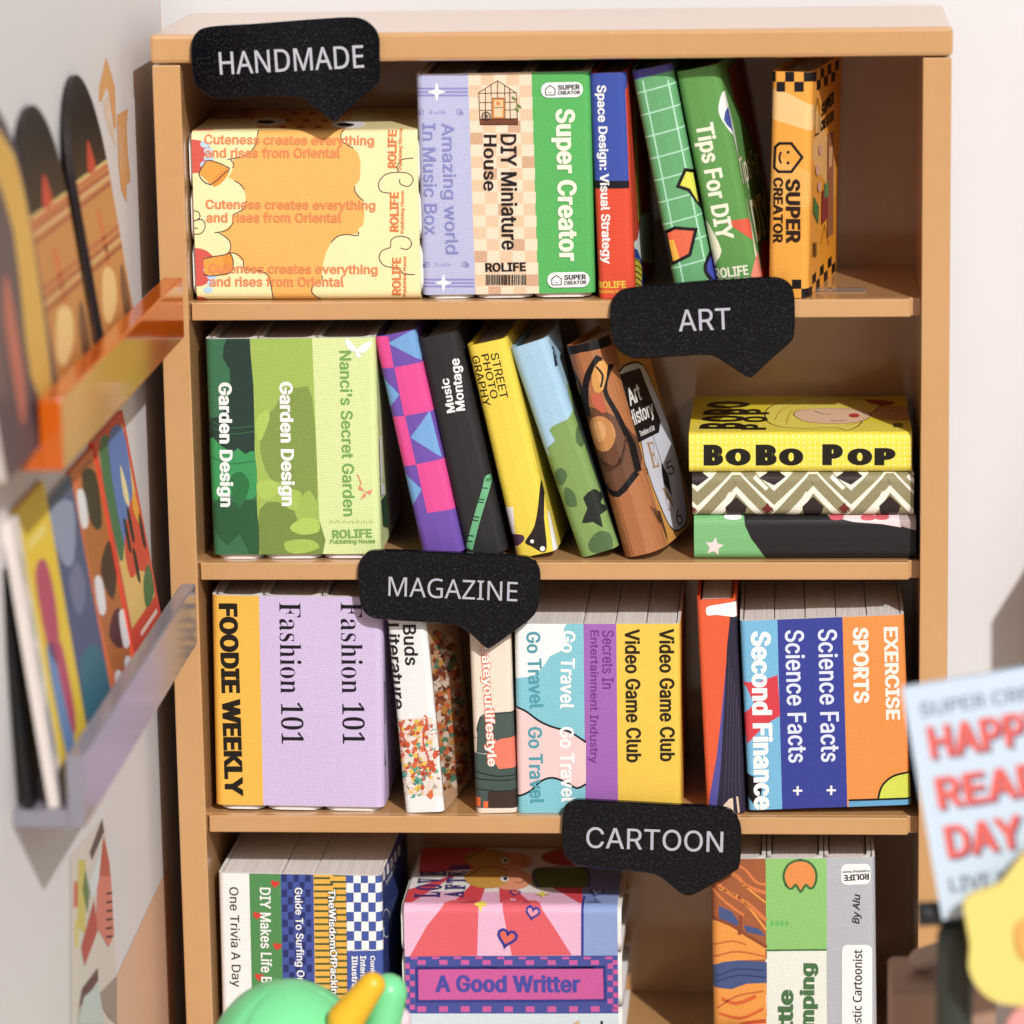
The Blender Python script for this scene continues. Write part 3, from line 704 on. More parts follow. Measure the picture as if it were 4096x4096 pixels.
A.poly([(350, 1060), (430, 1020), (520, 1060), (560, 1150), (652, 1120), (660, 1312), (360, 1312)], C(124, 148, 66), 'illustration', sm=2, layer=2)
A.poly([(340, 920), (420, 915), (450, 960), (400, 1010), (345, 990)], C(178, 206, 88), 'illustration', sm=3, layer=3); A.poly([(500, 1150), (570, 1100), (640, 1110), (646, 1170), (560, 1185)], C(182, 210, 92), 'illustration', sm=3, layer=3); A.poly([(330, 620), (380, 560), (400, 600), (350, 720)], C(180, 208, 90), 'illustration', sm=3, layer=3)
A.poly([(480, 1220), (600, 1210), (650, 1250), (560, 1280), (490, 1270)], C(172, 200, 84), 'illustration', sm=3, layer=3); A.poly([(500, 960), (560, 980), (540, 1060), (480, 1040)], C(172, 200, 84), 'illustration', sm=3, layer=3)
A.text('Garden Design', (168, 422), (178, 1046), 84, WHT, bold=.045); A.text('Garden Design', (474, 418), (486, 1042), 86, WHT, bold=.045)
A.text("Nanci's Secret Garden", (780, 262), (800, 1092), 62, C(120, 172, 86), bold=.022)
for q_ in ([(835, 250), (790, 200), (780, 230), (810, 265)], [(838, 252), (900, 215), (908, 235), (870, 275)], [(838, 255), (860, 290), (840, 295), (826, 262)]): A.poly(q_, WHT, 'illustration', sm=3)
for q_ in ([(880, 970), (918, 958), (905, 985)], [(878, 968), (850, 935), (846, 958)], [(876, 972), (856, 1010), (886, 990)]): A.poly(q_, C(240, 140, 120), 'illustration')
A.stroke([(840, 880), (850, 900), (862, 935)], 5, C(240, 140, 120), 'illustration', sm=2)
for k in range(20): A.rect(702 + k * 11.2, 1112 + (k % 3) * 4, 709 + k * 11.2, 1130 - (k % 2) * 5, C(176, 206, 120), 'publisher_name', layer=2)
A.text('ROLIFE', (715, 1182), (914, 1176), 44, C(128, 178, 84), bold=.04, part='publisher_name'); A.text('Publishing House', (704, 1222), (930, 1218), 28, C(128, 178, 84), bold=.02, part='publisher_name')
s = A.side
s.poly([(945, 700), (955, 690), (962, 900), (950, 930)], WHT, 'cover_print'); s.poly([(958, 1010), (980, 980), (990, 1150), (968, 1140)], C(50, 90, 60), 'cover_print'); s.poly([(950, 930), (970, 930), (975, 980), (955, 990)], WHT, 'cover_print')
A.finish()

A = book('pink', 'leaning book with pink squares, blue triangles and purple pattern', 4,
         (925, 220), (1143, 176), (1172, 1316), (1378, 1300), 1, d=19, yaw=1, r=.7, bulge=.2, y0=3, base=C(112, 80, 172))
PP = C(116, 82, 176); PK = C(236, 74, 152); BL_ = C(118, 170, 222)
panel(A, [(700, 0), (1700, 0), (1700, 1500), (700, 1500)], PP)
for q_ in ([(880, 200), (996, 200), (1024, 356), (900, 372)], [(1027, 356), (1190, 327), (1235, 572), (1076, 600)], [(960, 612), (1080, 600), (1136, 845), (1000, 862)], [(1137, 842), (1290, 812), (1330, 1066), (1192, 1086)]): A.poly(q_, PK, layer=1)
for q_ in ([(995, 235), (1100, 178), (1160, 160), (1160, 322)], [(930, 380), (975, 415), (1052, 492), (992, 576), (960, 600)], [(1203, 576), (1108, 708), (1262, 808)], [(1000, 860), (1070, 880), (1164, 968), (1118, 1050), (1060, 1060)]): A.poly(q_, BL_, layer=1)
A.finish()

A = book('montage', 'leaning black book with white title and green flute drawing', 4,
         (1143, 228), (1345, 190), (1388, 1316), (1600, 1300), 1, d=19, yaw=2, r=.8, bulge=.2, y0=3, base=C(56, 54, 56))
panel(A, [(900, 0), (2000, 0), (2000, 1500), (900, 1500)], C(48, 46, 48))
A.text('Music', (1312, 584), (1278, 412), 44, WHT, bold=.03); A.text('Montage', (1366, 574), (1334, 312), 58, WHT, bold=.03)
fg = C(108, 184, 130)
A.stroke([(1496, 915), (1480, 985), (1440, 1120), (1402, 1268)], 36, fg, 'illustration', sm=3); A.ell(1496, 915, 17, 17, fg, 'illustration', layer=A.S.layer)
for t in (.14, .3, .34, .55, .6, .82, .9): A.stroke([(1478 - 98 * t - 16, 905 + 350 * t + 3), (1478 - 98 * t + 30, 915 + 350 * t)], 6, C(40, 60, 50), 'illustration', layer=A.S.layer + 1)
A.finish()

A = book('street', 'leaning yellow book with black title and dark bird neck drawing', 4,
         (1385, 218), (1590, 182), (1640, 1286), (1846, 1240), 1, d=19, yaw=3, r=.8, bulge=.2, y0=3, base=C(244, 214, 56))
panel(A, [(1100, 0), (2300, 0), (2300, 1500), (1100, 1500)], C(244, 214, 56))
A.text('STREET', (1528, 254), (1578, 482), 42, BLK, bold=.012); A.text('PHOTO', (1480, 260), (1530, 482), 38, BLK, bold=.012); A.text('GRAPHY', (1432, 268), (1492, 522), 38, BLK, bold=.012)
A.poly([(1560, 1034), (1622, 1026), (1642, 1290), (1600, 1290), (1600, 1120)], C(240, 232, 236), 'illustration')
A.poly([(1600, 1190), (1620, 1165), (1672, 1168), (1676, 1195), (1640, 1225), (1612, 1222)], C(80, 50, 76), 'illustration', sm=3); A.poly([(1575, 1120), (1600, 1150), (1615, 1220), (1590, 1240)], C(60, 50, 90), 'illustration', sm=2)
A.poly([(1756, 900), (1772, 960), (1776, 1080), (1790, 1200), (1786, 1248), (1760, 1250), (1720, 1225), (1682, 1205), (1702, 1170), (1730, 1120), (1748, 1020)], C(44, 34, 32), 'illustration', sm=2)
A.ell(1718, 1198, 10, 10, WHT, 'illustration', 10); A.ell(1770, 1235, 13, 13, WHT, 'illustration', 10)
A.poly([(1790, 1060), (1800, 1040), (1846, 1240), (1820, 1250)], C(240, 236, 230), 'illustration')
A.finish()

A = book('sky', 'leaning book with a light blue sky and green tree picture', 5,
         (40, 378), (228, 318), (345, 1266), (500, 1232), 1, d=19, yaw=4, r=.9, bulge=.2, y0=3, base=C(166, 204, 228))
SK = C(168, 206, 230); TG = C(132, 164, 88); DG = C(84, 112, 66)
panel(A, [(-200, 200), (900, 200), (900, 1400), (-200, 1400)], SK)
A.poly([(380, 520), (305, 560), (312, 620), (290, 668), (240, 690), (212, 716), (238, 758), (202, 792), (218, 830), (188, 850), (300, 1300), (560, 1300), (520, 900)], TG, 'illustration', sm=2)
for q_ in ([(235, 900), (262, 875), (290, 905), (270, 950), (240, 940)], [(280, 960), (320, 985), (330, 1040), (285, 1035)], [(380, 1200), (420, 1150), (470, 1160), (480, 1230), (400, 1240)], [(330, 700), (360, 740), (350, 790), (325, 760)]): A.poly(q_, DG, 'illustration', sm=3, layer=3)
A.poly([(358, 1005), (400, 968), (422, 985), (442, 1000), (430, 1030), (462, 1060), (430, 1078), (442, 1132), (400, 1108), (352, 1112), (376, 1050)], C(40, 46, 38), 'illustration', sm=2, layer=4)
A.text('P', (226, 404), (262, 398), 84, C(40, 50, 80), bold=.01)
A.side.poly([(240, 200), (500, 200), (600, 1300), (400, 1100)], C(60, 70, 60), 'cover_print')
A.finish()

A = book('clock', 'brown leaning book whose front cover shows a white clock face and black title label', 5,
         (262, 330), (455, 292), (524, 1230), (706, 1190), 1, d=14, yaw=12, r=1.6, bulge=.8, y0=3, base=C(190, 122, 72))
BN = C(180, 112, 66)
panel(A, [(0, 100), (1200, 100), (1200, 1500), (0, 1500)], BN)
A.poly([(340, 610), (430, 580), (520, 640), (585, 760), (590, 870), (520, 940), (450, 920), (390, 850)], C(112, 72, 50), 'illustration', sm=3, layer=1)
A.ell(440, 690, 62, 78, C(206, 140, 78), 'illustration', layer=2, rot=-.2); A.ell(430, 680, 34, 46, C(224, 164, 100), 'illustration', layer=3)
for st, wd in (([(262, 345), (350, 318), (470, 300)], 46), ([(285, 425), (320, 450), (352, 520), (350, 620), (385, 760)], 26), ([(430, 360), (385, 440), (372, 520), (380, 620)], 30), ([(470, 400), (455, 500), (500, 600), (560, 740)], 18), ([(385, 860), (440, 918), (515, 948), (585, 862)], 26), ([(560, 740), (590, 860)], 20)): A.stroke(st, wd, C(28, 22, 22), 'illustration', sm=3, layer=4)
A.poly([(298, 470), (330, 480), (335, 540), (305, 520)], C(226, 160, 80), 'illustration', sm=2, layer=5); A.poly([(400, 440), (430, 380), (460, 400), (450, 500), (415, 510)], C(226, 160, 80), 'illustration', sm=2, layer=5); A.poly([(400, 520), (440, 520), (462, 600), (420, 580)], C(206, 100, 70), 'illustration', sm=2, layer=5)
A.stroke([(418, 400), (445, 440), (440, 490)], 8, C(28, 22, 22), 'illustration', sm=3, layer=6)
for k in range(9): A.stroke([(640 + 9 * k, 1010 + 14 * k), (672 + 6 * k, 1090 + 12 * k)], 5, C(120, 74, 46), 'illustration', layer=4)
for k in range(7): A.stroke([(400 + 9 * k, 770 + 8 * k), (470 + 9 * k, 850 - 5 * k), (540, 800 - 16 * k)], 6, C(90, 56, 42), 'illustration', sm=3, layer=4)
A.poly([(660, 1040), (690, 1040), (725, 1140), (716, 1180)], C(70, 46, 34), 'illustration', layer=4)
s = A.side
s.poly([(470, 200), (900, 100), (950, 1200), (700, 1300)], C(222, 158, 66), 'cover_print', layer=1)
s.poly([(510, 430), (560, 392), (610, 400), (650, 480), (720, 650), (780, 900), (800, 1040), (790, 1090), (745, 1112), (700, 1040), (620, 820), (590, 640), (530, 540)], C(226, 228, 240), 'cover_print', sm=2, layer=3)
s.stroke([(510, 430), (560, 392), (610, 400), (650, 480), (720, 650), (780, 900), (800, 1040), (790, 1090), (745, 1112), (700, 1040), (620, 820), (590, 640), (530, 540)], 9, BLK, 'cover_print', sm=2, closed=True, layer=4)
s.poly([(506, 442), (598, 414), (688, 640), (682, 690), (592, 734), (562, 640)], BLK, 'title_label', layer=5)
s.text('Art', (548, 540), (600, 512), 60, WHT, bold=.03, layer=7); s.text('History', (556, 642), (658, 590), 66, WHT, bold=.03, layer=7); s.text('Timelines of Art', (598, 696), (662, 668), 20, WHT, bold=.03, layer=7)
s.text('E', (640, 790), (672, 782), 88, C(190, 150, 110), 'S', layer=5, part='cover_print'); s.text('6', (610, 850), (632, 846), 40, BLK, layer=5, part='cover_print'); s.text('5', (716, 850), (742, 835), 46, BLK, layer=5, part='cover_print'); s.text('N', (705, 980), (738, 968), 80, C(190, 150, 110), 'S', layer=5, part='cover_print'); s.text('6', (752, 1060), (778, 1048), 54, BLK, layer=5, part='cover_print')
s.poly([(690, 820), (722, 878), (736, 962), (702, 910)], BLK, 'cover_print', layer=6); s.stroke([(655, 700), (700, 840)], 6, BLK, 'cover_print', layer=6)
A.finish()

# the lying stack, bottom first
A = book('stk3', 'green and black book with a small pale star, bottom of the lying stack', 5,
         (828, 1082), (1782, 1068), (834, 1266), (1785, 1256), 1, d=21, r=.9, bulge=.1, lying=True, base=C(40, 37, 38))
panel(A, [(600, 900), (2000, 900), (2000, 1400), (600, 1400)], C(124, 190, 120))
A.poly([(1045, 1050), (1052, 1110), (1078, 1165), (1115, 1215), (1175, 1300), (2000, 1300), (2000, 1000), (1045, 1000)], C(40, 37, 38), 'illustration')
A.poly([(1375, 1066), (1378, 1040), (1720, 1040), (1722, 1118), (1640, 1104), (1520, 1096)], C(244, 214, 214), 'illustration')
for x, y in ((1445, 1078), (1580, 1080), (1640, 1078)): A.ell(x, y, 32, 11, C(210, 90, 100), 'illustration', 12)
A.poly([(1705, 1030), (1900, 1030), (1900, 1140), (1790, 1132), (1720, 1112)], C(180, 160, 156), 'illustration')
A.star(920, 1200, 42, C(246, 222, 216), 5, .48, 'illustration', rot=.15)
A.ell(1000, 1078, 40, 10, WHT, 'illustration', 12)
A.finish(); z1 = A.top
A = book('stk2', 'cream and khaki book with zigzag diamond pattern in the middle of the lying stack', 5,
         (818, 892), (1772, 886), (826, 1080), (1776, 1066), 1, d=21, r=.9, bulge=.1, lying=True, base=C(248, 240, 222), zbase=z1)
CR_ = C(248, 240, 222); KH = C(152, 142, 102); DK = C(54, 40, 38)
panel(A, [(600, 800), (2000, 800), (2000, 1200), (600, 1200)], CR_)
for k in range(-1, 4):
    c = 1012 + 330 * k; dy = -k * 3
    A.stroke([(c - 175, 1100 + dy), (c - 5, 915 + dy), (c + 10, 915 + dy), (c + 150, 1060 + dy)], 44, KH, layer=1)
    A.stroke([(c + 5, 840 + dy), (c + 165, 990 + dy), (c + 325, 840 + dy)], 44, KH, layer=1)
    A.stroke([(c - 92, 1075 + dy), (c - 20, 1000 + dy)], 18, CR_, layer=2)
    A.stroke([(c - 50, 1085 + dy), (c + 5, 1000 + dy), (c + 75, 1075 + dy)], 36, KH, layer=1)
    A.stroke([(c - 70, 1050 + dy), (c - 22, 968 + dy)], 17, CR_, layer=3)
    A.poly([(c - 45, 1030 + dy), (c + 2, 985 + dy), (c + 48, 1028 + dy), (c + 35, 1070 + dy), (c - 35, 1072 + dy)], DK, layer=3)
    A.star(c + 136, 1036 + dy, 26, C(122, 44, 40), 4, .6); A.poly([(c + 100, 905 + dy), (c + 165, 935 + dy), (c + 215, 900 + dy), (c + 165, 870 + dy)], DK, layer=3)
    A.stroke([(c + 80, 900 + dy), (c + 135, 952 + dy)], 18, CR_, layer=3)
A.finish(); z2 = A.top
A = book('bobo', 'yellow book lettered in fat black capitals on top of the lying stack', 5,
         (808, 708), (1762, 722), (812, 888), (1768, 882), 1, d=21, r=.8, bulge=.08, lying=True, base=C(248, 226, 60), zbase=z2)
YE = C(248, 226, 56)
panel(A, [(600, 500), (2000, 500), (2000, 1000), (600, 1000)], YE)
for i in range(40):
    for j in range(7): A.ell(826 + i * 24, 728 + j * 24, 5.5, 5.5, C(252, 240, 150), n=6, layer=1)
BB = C(34, 28, 20)
for ch, x0, x1, y0_, y1_ in (('B', 874, 958, 762, 852), ('O', 968, 1076, 778, 852), ('B', 1098, 1188, 762, 852), ('O', 1198, 1302, 778, 852), ('P', 1384, 1472, 760, 850), ('O', 1492, 1598, 778, 850), ('P', 1608, 1698, 776, 850)):
    A.text(ch, (x0, (y0_ + y1_) / 2), (x1, (y0_ + y1_) / 2), y1_ - y0_, BB, 'I', bold=.092)
s = A.side
for i in range(34):
    for j in range(5): s.ell(840 + i * 27 + j * 8, 695 - j * 17, 5, 3, C(252, 240, 150), n=6, layer=1)
for ch, y0_, y1_, dx in (('B', 694, 672, 0), ('O', 664, 642, 8), ('B', 634, 612, 18), ('O', 604, 580, 26)):
    s.text(ch, (928 + dx + 20, y0_ + 2), (932 + dx + 26, y1_ - 2), 88, BB, bold=.06, layer=3)
for ch, y0_, y1_, dx in (('P', 700, 676, 0), ('O', 668, 644, 6), ('P', 636, 612, 12)): s.text(ch, (1088 + dx, y0_), (1092 + dx, y1_), 80, BB, bold=.06, layer=3)
s.poly([(1140, 655), (1150, 610), (1220, 580), (1330, 562), (1450, 556), (1560, 572), (1640, 580), (1620, 610), (1570, 640), (1540, 680), (1490, 702), (1440, 690), (1300, 694), (1190, 684)], C(250, 232, 84), 'illustration', sm=3, layer=2)
s.stroke([(1140, 655), (1150, 610), (1220, 580), (1330, 562), (1450, 556), (1560, 572), (1640, 580), (1620, 610), (1570, 640), (1540, 680), (1490, 702), (1440, 690), (1300, 694), (1190, 684)], 6, C(90, 60, 30), 'illustration', sm=3, closed=True, layer=3)
s.poly([(1262, 640), (1290, 618), (1420, 608), (1520, 612), (1592, 630), (1560, 660), (1470, 672), (1330, 668)], C(250, 206, 168), 'illustration', sm=3, layer=4); s.stroke([(1262, 640), (1290, 618), (1420, 608), (1520, 612), (1592, 630), (1560, 660), (1470, 672), (1330, 668)], 4, C(120, 60, 40), 'illustration', sm=3, closed=True, layer=5)
for st in ([(1180, 660), (1210, 615), (1290, 590)], [(1230, 672), (1250, 625), (1330, 600)], [(1320, 585), (1400, 572), (1500, 580)], [(1340, 598), (1420, 590), (1520, 600)], [(1480, 682), (1530, 670), (1570, 645)]): s.stroke(st, 5, C(214, 150, 50), 'illustration', sm=3, layer=4)
s.stroke([(1350, 622), (1390, 634), (1420, 632)], 6, BLK, 'illustration', sm=2, layer=6); s.stroke([(1420, 658), (1450, 662), (1480, 658)], 6, BLK, 'illustration', sm=2, layer=6); s.ell(1520, 638, 24, 9, C(200, 60, 50), 'illustration', 10, layer=6)
s.poly([(1592, 610), (1700, 598), (1790, 600), (1790, 660), (1650, 655), (1590, 640)], C(214, 160, 100), 'illustration', layer=1); s.poly([(1560, 570), (1650, 574), (1700, 585), (1640, 600)], C(180, 60, 40), 'illustration', sm=2, layer=3)
barcode(s, 1690, 672, 1730, 690, BLK, 10)
A.finish()

# ================================================================== ROW 3
A = book('fashion', 'yellow and lilac block of three magazines on the third shelf under the green block', 6,
         (84, 240), (938, 246), (106, 1340), (975, 1328), 2, d=21, r=.8, vols=[1, 1.25, 1.25], boards=True, v0=.55, cat='book block', name='book_block')
panel(A, [(0, 100), (323, 100), (351, 1500), (0, 1500)], C(250, 188, 62)); panel(A, [(323, 100), (1500, 100), (1500, 1500), (351, 1500)], C(214, 192, 230))
A.text('FOODIE WEEKLY', (168, 292), (200, 1274), 96, C(34, 28, 20), bold=.062)
A.text('Fashion 101', (485, 288), (497, 1006), 116, C(28, 22, 30), 'S', bold=-.008); A.text('Fashion 101', (797, 288), (808, 1006), 116, C(28, 22, 30), 'S', bold=-.008)
s = A.side
for k in range(24): s.rect(950, 690 + k * 9, 968, 694 + k * 9, BLK, 'cover_print', layer=2)
s.rect(940, 420, 952, 520, C(80, 60, 120), 'cover_print', layer=2); s.poly([(955, 1000), (962, 1000), (970, 1120), (960, 1110)], C(60, 90, 70), 'cover_print', layer=2)
A.finish()

def mosaic(A, quad, cols, n, seed, part='illustration', rs=(6, 20), base=None):
    rnd = random.Random(seed)
    if base: A.poly(quad, base, part)
    L = A.S.layer
    for k in range(n):
        a, b = rnd.random(), rnd.random()
        x = (quad[0][0] * (1 - a) + quad[1][0] * a) * (1 - b) + (quad[3][0] * (1 - a) + quad[2][0] * a) * b; y = (quad[0][1] * (1 - a) + quad[1][1] * a) * (1 - b) + (quad[3][1] * (1 - a) + quad[2][1] * a) * b
        r_ = rnd.uniform(*rs); nn = 9
        A.poly([(x + r_ * rnd.uniform(.45, 1.3) * math.cos(6.28 * q / nn), y + r_ * rnd.uniform(.45, 1.3) * math.sin(6.28 * q / nn)) for q in range(nn)], cols[k % len(cols)], part, layer=L + 1 + k % 5)
    A.S.layer = L + 6
A = book('buds', 'white book with a colourful floral mosaic on its lower half, partly behind the MAGAZINE sign', 6,
         (960, 240), (1163, 240), (1068, 1322), (1262, 1318), 2, d=13, yaw=9, r=.6, bulge=.05, base=C(246, 243, 240))
MC = [C(212, 84, 52), C(244, 198, 70), C(90, 168, 148), C(246, 232, 222), C(226, 110, 60), C(240, 226, 214)]
panel(A, [(800, 100), (1700, 100), (1700, 1500), (800, 1500)], C(247, 244, 241))
mosaic(A, [(1024, 850), (1206, 838), (1246, 1236), (1066, 1236)], MC, 260, 5, base=C(242, 214, 196), rs=(7, 20))
for st in ([(1040, 860), (1060, 940), (1090, 980)], [(1180, 850), (1160, 960), (1190, 1060), (1150, 1120)]): A.stroke(st, 9, MC[0], 'illustration', sm=3)
A.text('Buds', (1090, 366), (1104, 572), 68, C(40, 36, 40), bold=.02); A.text('Literature', (1006, 360), (1038, 796), 66, C(40, 36, 40), bold=.02)
A.side.poly([(1150, 200), (1500, 200), (1500, 1400), (1150, 1400)], C(206, 166, 130), 'cover_print')  # brown base and darker mosaic below put this side's shade into the colours
mosaic(A.side, [(1188, 400), (1310, 420), (1390, 1150), (1262, 1240)], [C(150, 70, 44), C(212, 150, 60), C(90, 140, 110), C(226, 110, 60), C(120, 60, 40), C(240, 220, 200)], 300, 8, 'cover_print', (9, 22))
A.finish()

A = book('lifestyle', 'peach book with coral outlined lettering and dark sofa drawing, under the MAGAZINE sign tip', 6,
         (1388, 262), (1600, 262), (1430, 1316), (1633, 1312), 2, d=17, yaw=0, r=.6, bulge=.1, base=C(244, 224, 204))
panel(A, [(1200, 100), (2100, 100), (2100, 1310), (1200, 1320)], C(244, 224, 204))
GD = C(78, 92, 86)
A.poly([(1432, 1010), (1434, 900), (1448, 835), (1482, 812), (1700, 804), (1700, 926), (1560, 940), (1545, 1020)], GD, 'illustration', layer=1)
A.poly([(1502, 960), (1560, 938), (1700, 920), (1700, 1082), (1540, 1094), (1512, 1050)], C(240, 126, 98), 'illustration', layer=2)
A.poly([(1420, 1010), (1500, 1020), (1545, 1092), (1700, 1080), (1700, 1290), (1420, 1290)], C(72, 88, 82), 'illustration', layer=3)
A.poly([(1490, 1206), (1700, 1196), (1700, 1290), (1486, 1290)], C(66, 50, 44), 'illustration', layer=4)
for st in ([(1425, 1105), (1540, 1130), (1640, 1120)], [(1425, 1140), (1540, 1150), (1640, 1145)], [(1428, 1192), (1540, 1205), (1640, 1198)], [(1434, 900), (1450, 830), (1500, 810), (1640, 803)], [(1420, 935), (1428, 935)]): A.stroke(st, 6, C(36, 40, 40), 'illustration', sm=2, layer=5)
A.rect(1425, 1236, 1452, 1284, C(240, 110, 50), 'illustration', layer=5); A.rect(1466, 1256, 1490, 1288, C(240, 110, 50), 'illustration', layer=5)
A.text('createyourlifestyle', (1468, 392), (1508, 1082), 66, C(240, 112, 76), bold=.085, layer=7); A.text('createyourlifestyle', (1470, 395), (1508, 1079), 60, C(255, 246, 236), bold=.03, layer=9)
A.finish()

A = book('travel', 'block of five paperbacks, two pale blue travel ones, one purple and two yellow', 7,
         (62, 318), (768, 312), (76, 1136), (782, 1120), 2, d=22, r=.6, vols=[2, 1, .95, .95], cat='book block', name='book_block')
TB = C(132, 202, 216)
panel(A, [(-50, 200), (357, 200), (369, 1300), (-50, 1300)], TB); panel(A, [(357, 200), (498, 200), (509, 1300), (369, 1300)], C(168, 104, 186)); panel(A, [(498, 200), (1400, 200), (1400, 1300), (509, 1300)], C(248, 202, 62))
A.poly([(-20, 300), (268, 300), (272, 350), (285, 400), (262, 440), (215, 462), (195, 495), (150, 540), (90, 555), (-20, 548)], WHT, 'illustration', sm=2, layer=1)
pink = [(40, 672), (68, 680), (110, 698), (170, 742), (230, 768), (300, 788), (369, 832), (369, 1012), (330, 1030), (285, 1005), (225, 985), (175, 1000), (130, 1042), (75, 1066), (40, 1066)]
A.poly(pink, C(246, 206, 204), 'illustration', layer=1)
A.stroke([(60, 678), (110, 698), (170, 742), (230, 768), (300, 788), (369, 832)], 9, BLK, 'illustration', sm=3, layer=2); A.stroke([(369, 1012), (330, 1030), (285, 1005), (225, 985), (175, 1000), (130, 1042), (75, 1066), (60, 1066)], 9, BLK, 'illustration', sm=3, layer=2)
TE = C(78, 160, 174)
A.text('Go Travel', (142, 358), (158, 688), 62, TE, bold=.03, layer=4); A.text('Go Travel', (150, 766), (160, 1096), 62, TE, bold=.03, layer=4)
A.text('Go Travel', (294, 354), (288, 688), 62, WHT, bold=.03, layer=4); A.text('Go Travel', (286, 766), (294, 1090), 62, WHT, bold=.03, layer=4)
A.text('Secrets In', (464, 352), (464, 602), 50, C(122, 52, 140), bold=.01); A.text('Entertainment Industry', (402, 352), (400, 922), 46, C(122, 52, 140), bold=.01)
A.text('Video Game Club', (568, 346), (576, 918), 66, C(44, 36, 20), bold=.03); A.text('Video Game Club', (716, 344), (720, 914), 66, C(44, 36, 20), bold=.03)
A.finish()

A = book('thin', 'orange and navy upright book with a white stroke near its top, between two blocks', 7,
         (845, 188), (1018, 184), (890, 1104), (1048, 1104), 2, d=20, yaw=0, r=.5, bulge=-.05, base=C(238, 90, 42))
panel(A, [(700, 100), (1500, 100), (1500, 1200), (700, 1200)], C(238, 92, 44))
A.poly([(972, 470), (962, 560), (930, 860), (890, 1110), (948, 1110), (966, 820)], C(88, 84, 160), 'illustration', sm=2, layer=1)
A.poly([(990, 240), (1005, 190), (1100, 190), (1100, 1140), (925, 1140), (948, 900), (962, 640), (975, 380)], C(48, 42, 62), 'illustration', layer=2)
for k in range(5): A.stroke([(985 + k * 10, 420 + 60 * k), (970 + k * 14, 900), (960 + k * 18, 1090)], 4, C(74, 64, 88), 'illustration', sm=3, layer=3)
A.poly([(884, 232), (892, 214), (940, 205), (1030, 196), (1030, 256), (930, 250), (892, 252)], WHT, 'illustration', sm=3, layer=4)
A.poly([(948, 1108), (958, 1070), (985, 1040), (1000, 1036), (1004, 1108)], C(248, 216, 190), 'illustration', layer=4); A.poly([(1014, 1030), (1022, 1030), (1030, 1104), (1022, 1108)], C(248, 216, 190), 'illustration', layer=4)
A.finish()

A = book('science', 'block of five books, light blue, two navy, two orange, right end of third shelf', 7,
         (1030, 284), (1738, 268), (1068, 1112), (1762, 1100), 2, d=22, r=.6, vols=[1, 1, 1, 1, 1.1], v0=.4, cat='book block', name='book_block')
panel(A, [(900, 100), (1186, 100), (1217, 1300), (900, 1300)], C(120, 188, 226)); panel(A, [(1186, 100), (1466, 100), (1497, 1300), (1217, 1300)], C(58, 68, 156)); panel(A, [(1466, 100), (2100, 100), (2100, 1300), (1497, 1300)], C(242, 146, 62))
A.poly([(1040, 546), (1110, 545), (1192, 514), (1203, 690), (1160, 716), (1110, 760), (1062, 812), (1040, 690), (1092, 640), (1060, 570)], C(222, 60, 70), 'illustration', layer=1)
A.poly([(1058, 938), (1115, 962), (1125, 1010), (1104, 1088), (1062, 1036)], BLK, 'illustration', layer=1)
A.text('Second Finance', (1120, 326), (1134, 1096), 88, WHT, bold=.05, layer=3)
A.text('Science Facts', (1264, 322), (1280, 892), 84, C(226, 232, 248), bold=.02); A.text('Science Facts', (1406, 318), (1420, 888), 84, C(226, 232, 248), bold=.02)
for x, y in ((1278, 1012), (1422, 1010)): A.stroke([(x - 20, y), (x + 20, y)], 9, WHT, 'title', layer=4); A.stroke([(x, y - 20), (x, y + 20)], 9, WHT, 'title', layer=5)
A.text('SPORTS', (1548, 310), (1552, 636), 68, C(252, 240, 228), bold=.05); A.text('EXERCISE', (1677, 308), (1688, 708), 62, C(252, 240, 228), bold=.045)
A.poly([(1497, 1052), (1900, 1042), (1900, 1140), (1497, 1140)], C(100, 168, 212), 'illustration', layer=1)
A.poly([(1624, 1046), (1636, 1000), (1665, 965), (1710, 942), (1800, 930), (1800, 1046)], C(214, 222, 70), 'illustration', layer=1)
A.stroke([(1624, 1046), (1636, 1000), (1665, 965), (1710, 942), (1790, 930)], 9, BLK, 'illustration', sm=3, layer=2); A.stroke([(1497, 1053), (1800, 1044)], 9, BLK, 'illustration', layer=3)
A.finish()

# ================================================================== ROW 4
def low(a, b, y): return (a[0] + (b[0] - a[0]) * (y - a[1]) / (b[1] - a[1]), y)
A = book('trivia', 'block of five paperbacks, white, green, blue, yellow and checked, on the lowest shelf', 8,
         (98, 256), (792, 256), low((98, 256), (113, 800), 1218), low((792, 256), (800, 700), 1218), 3, d=22, yaw=1.5, r=.6, vols=[2, 1.1, 2.2], cat='book block', name='book_block')
panel(A, [(0, 150), (228, 150), (252, 1300), (0, 1300)], C(248, 244, 240)); panel(A, [(228, 150), (362, 150), (382, 1300), (252, 1300)], C(82, 146, 82)); panel(A, [(362, 150), (501, 150), (517, 1300), (382, 1300)], C(70, 88, 164)); panel(A, [(501, 150), (639, 150), (652, 1300), (517, 1300)], C(244, 182, 62)); panel(A, [(639, 150), (1300, 150), (1300, 1300), (652, 1300)], C(72, 92, 168))
A.text('One Trivia A Day', (160, 316), (172, 742), 50, BLK, bold=.012)
for x, y in ((340, 302), (264, 436), (350, 568), (272, 698)): heart(A, x, y, 20, C(220, 60, 48), rot=.15)
A.text('DIY Makes Life Better', (299, 318), (306, 838), 48, WHT, bold=.02)
NV = C(46, 52, 110)
for r_ in range(18):
    for c_ in range(3):
        x = 368 + c_ * 50 + (25 if r_ % 2 else 0) + r_ * .6; y = 262 + r_ * 32
        if x < 490: A.rect(x, y, x + 22, y + 32, NV, layer=1)
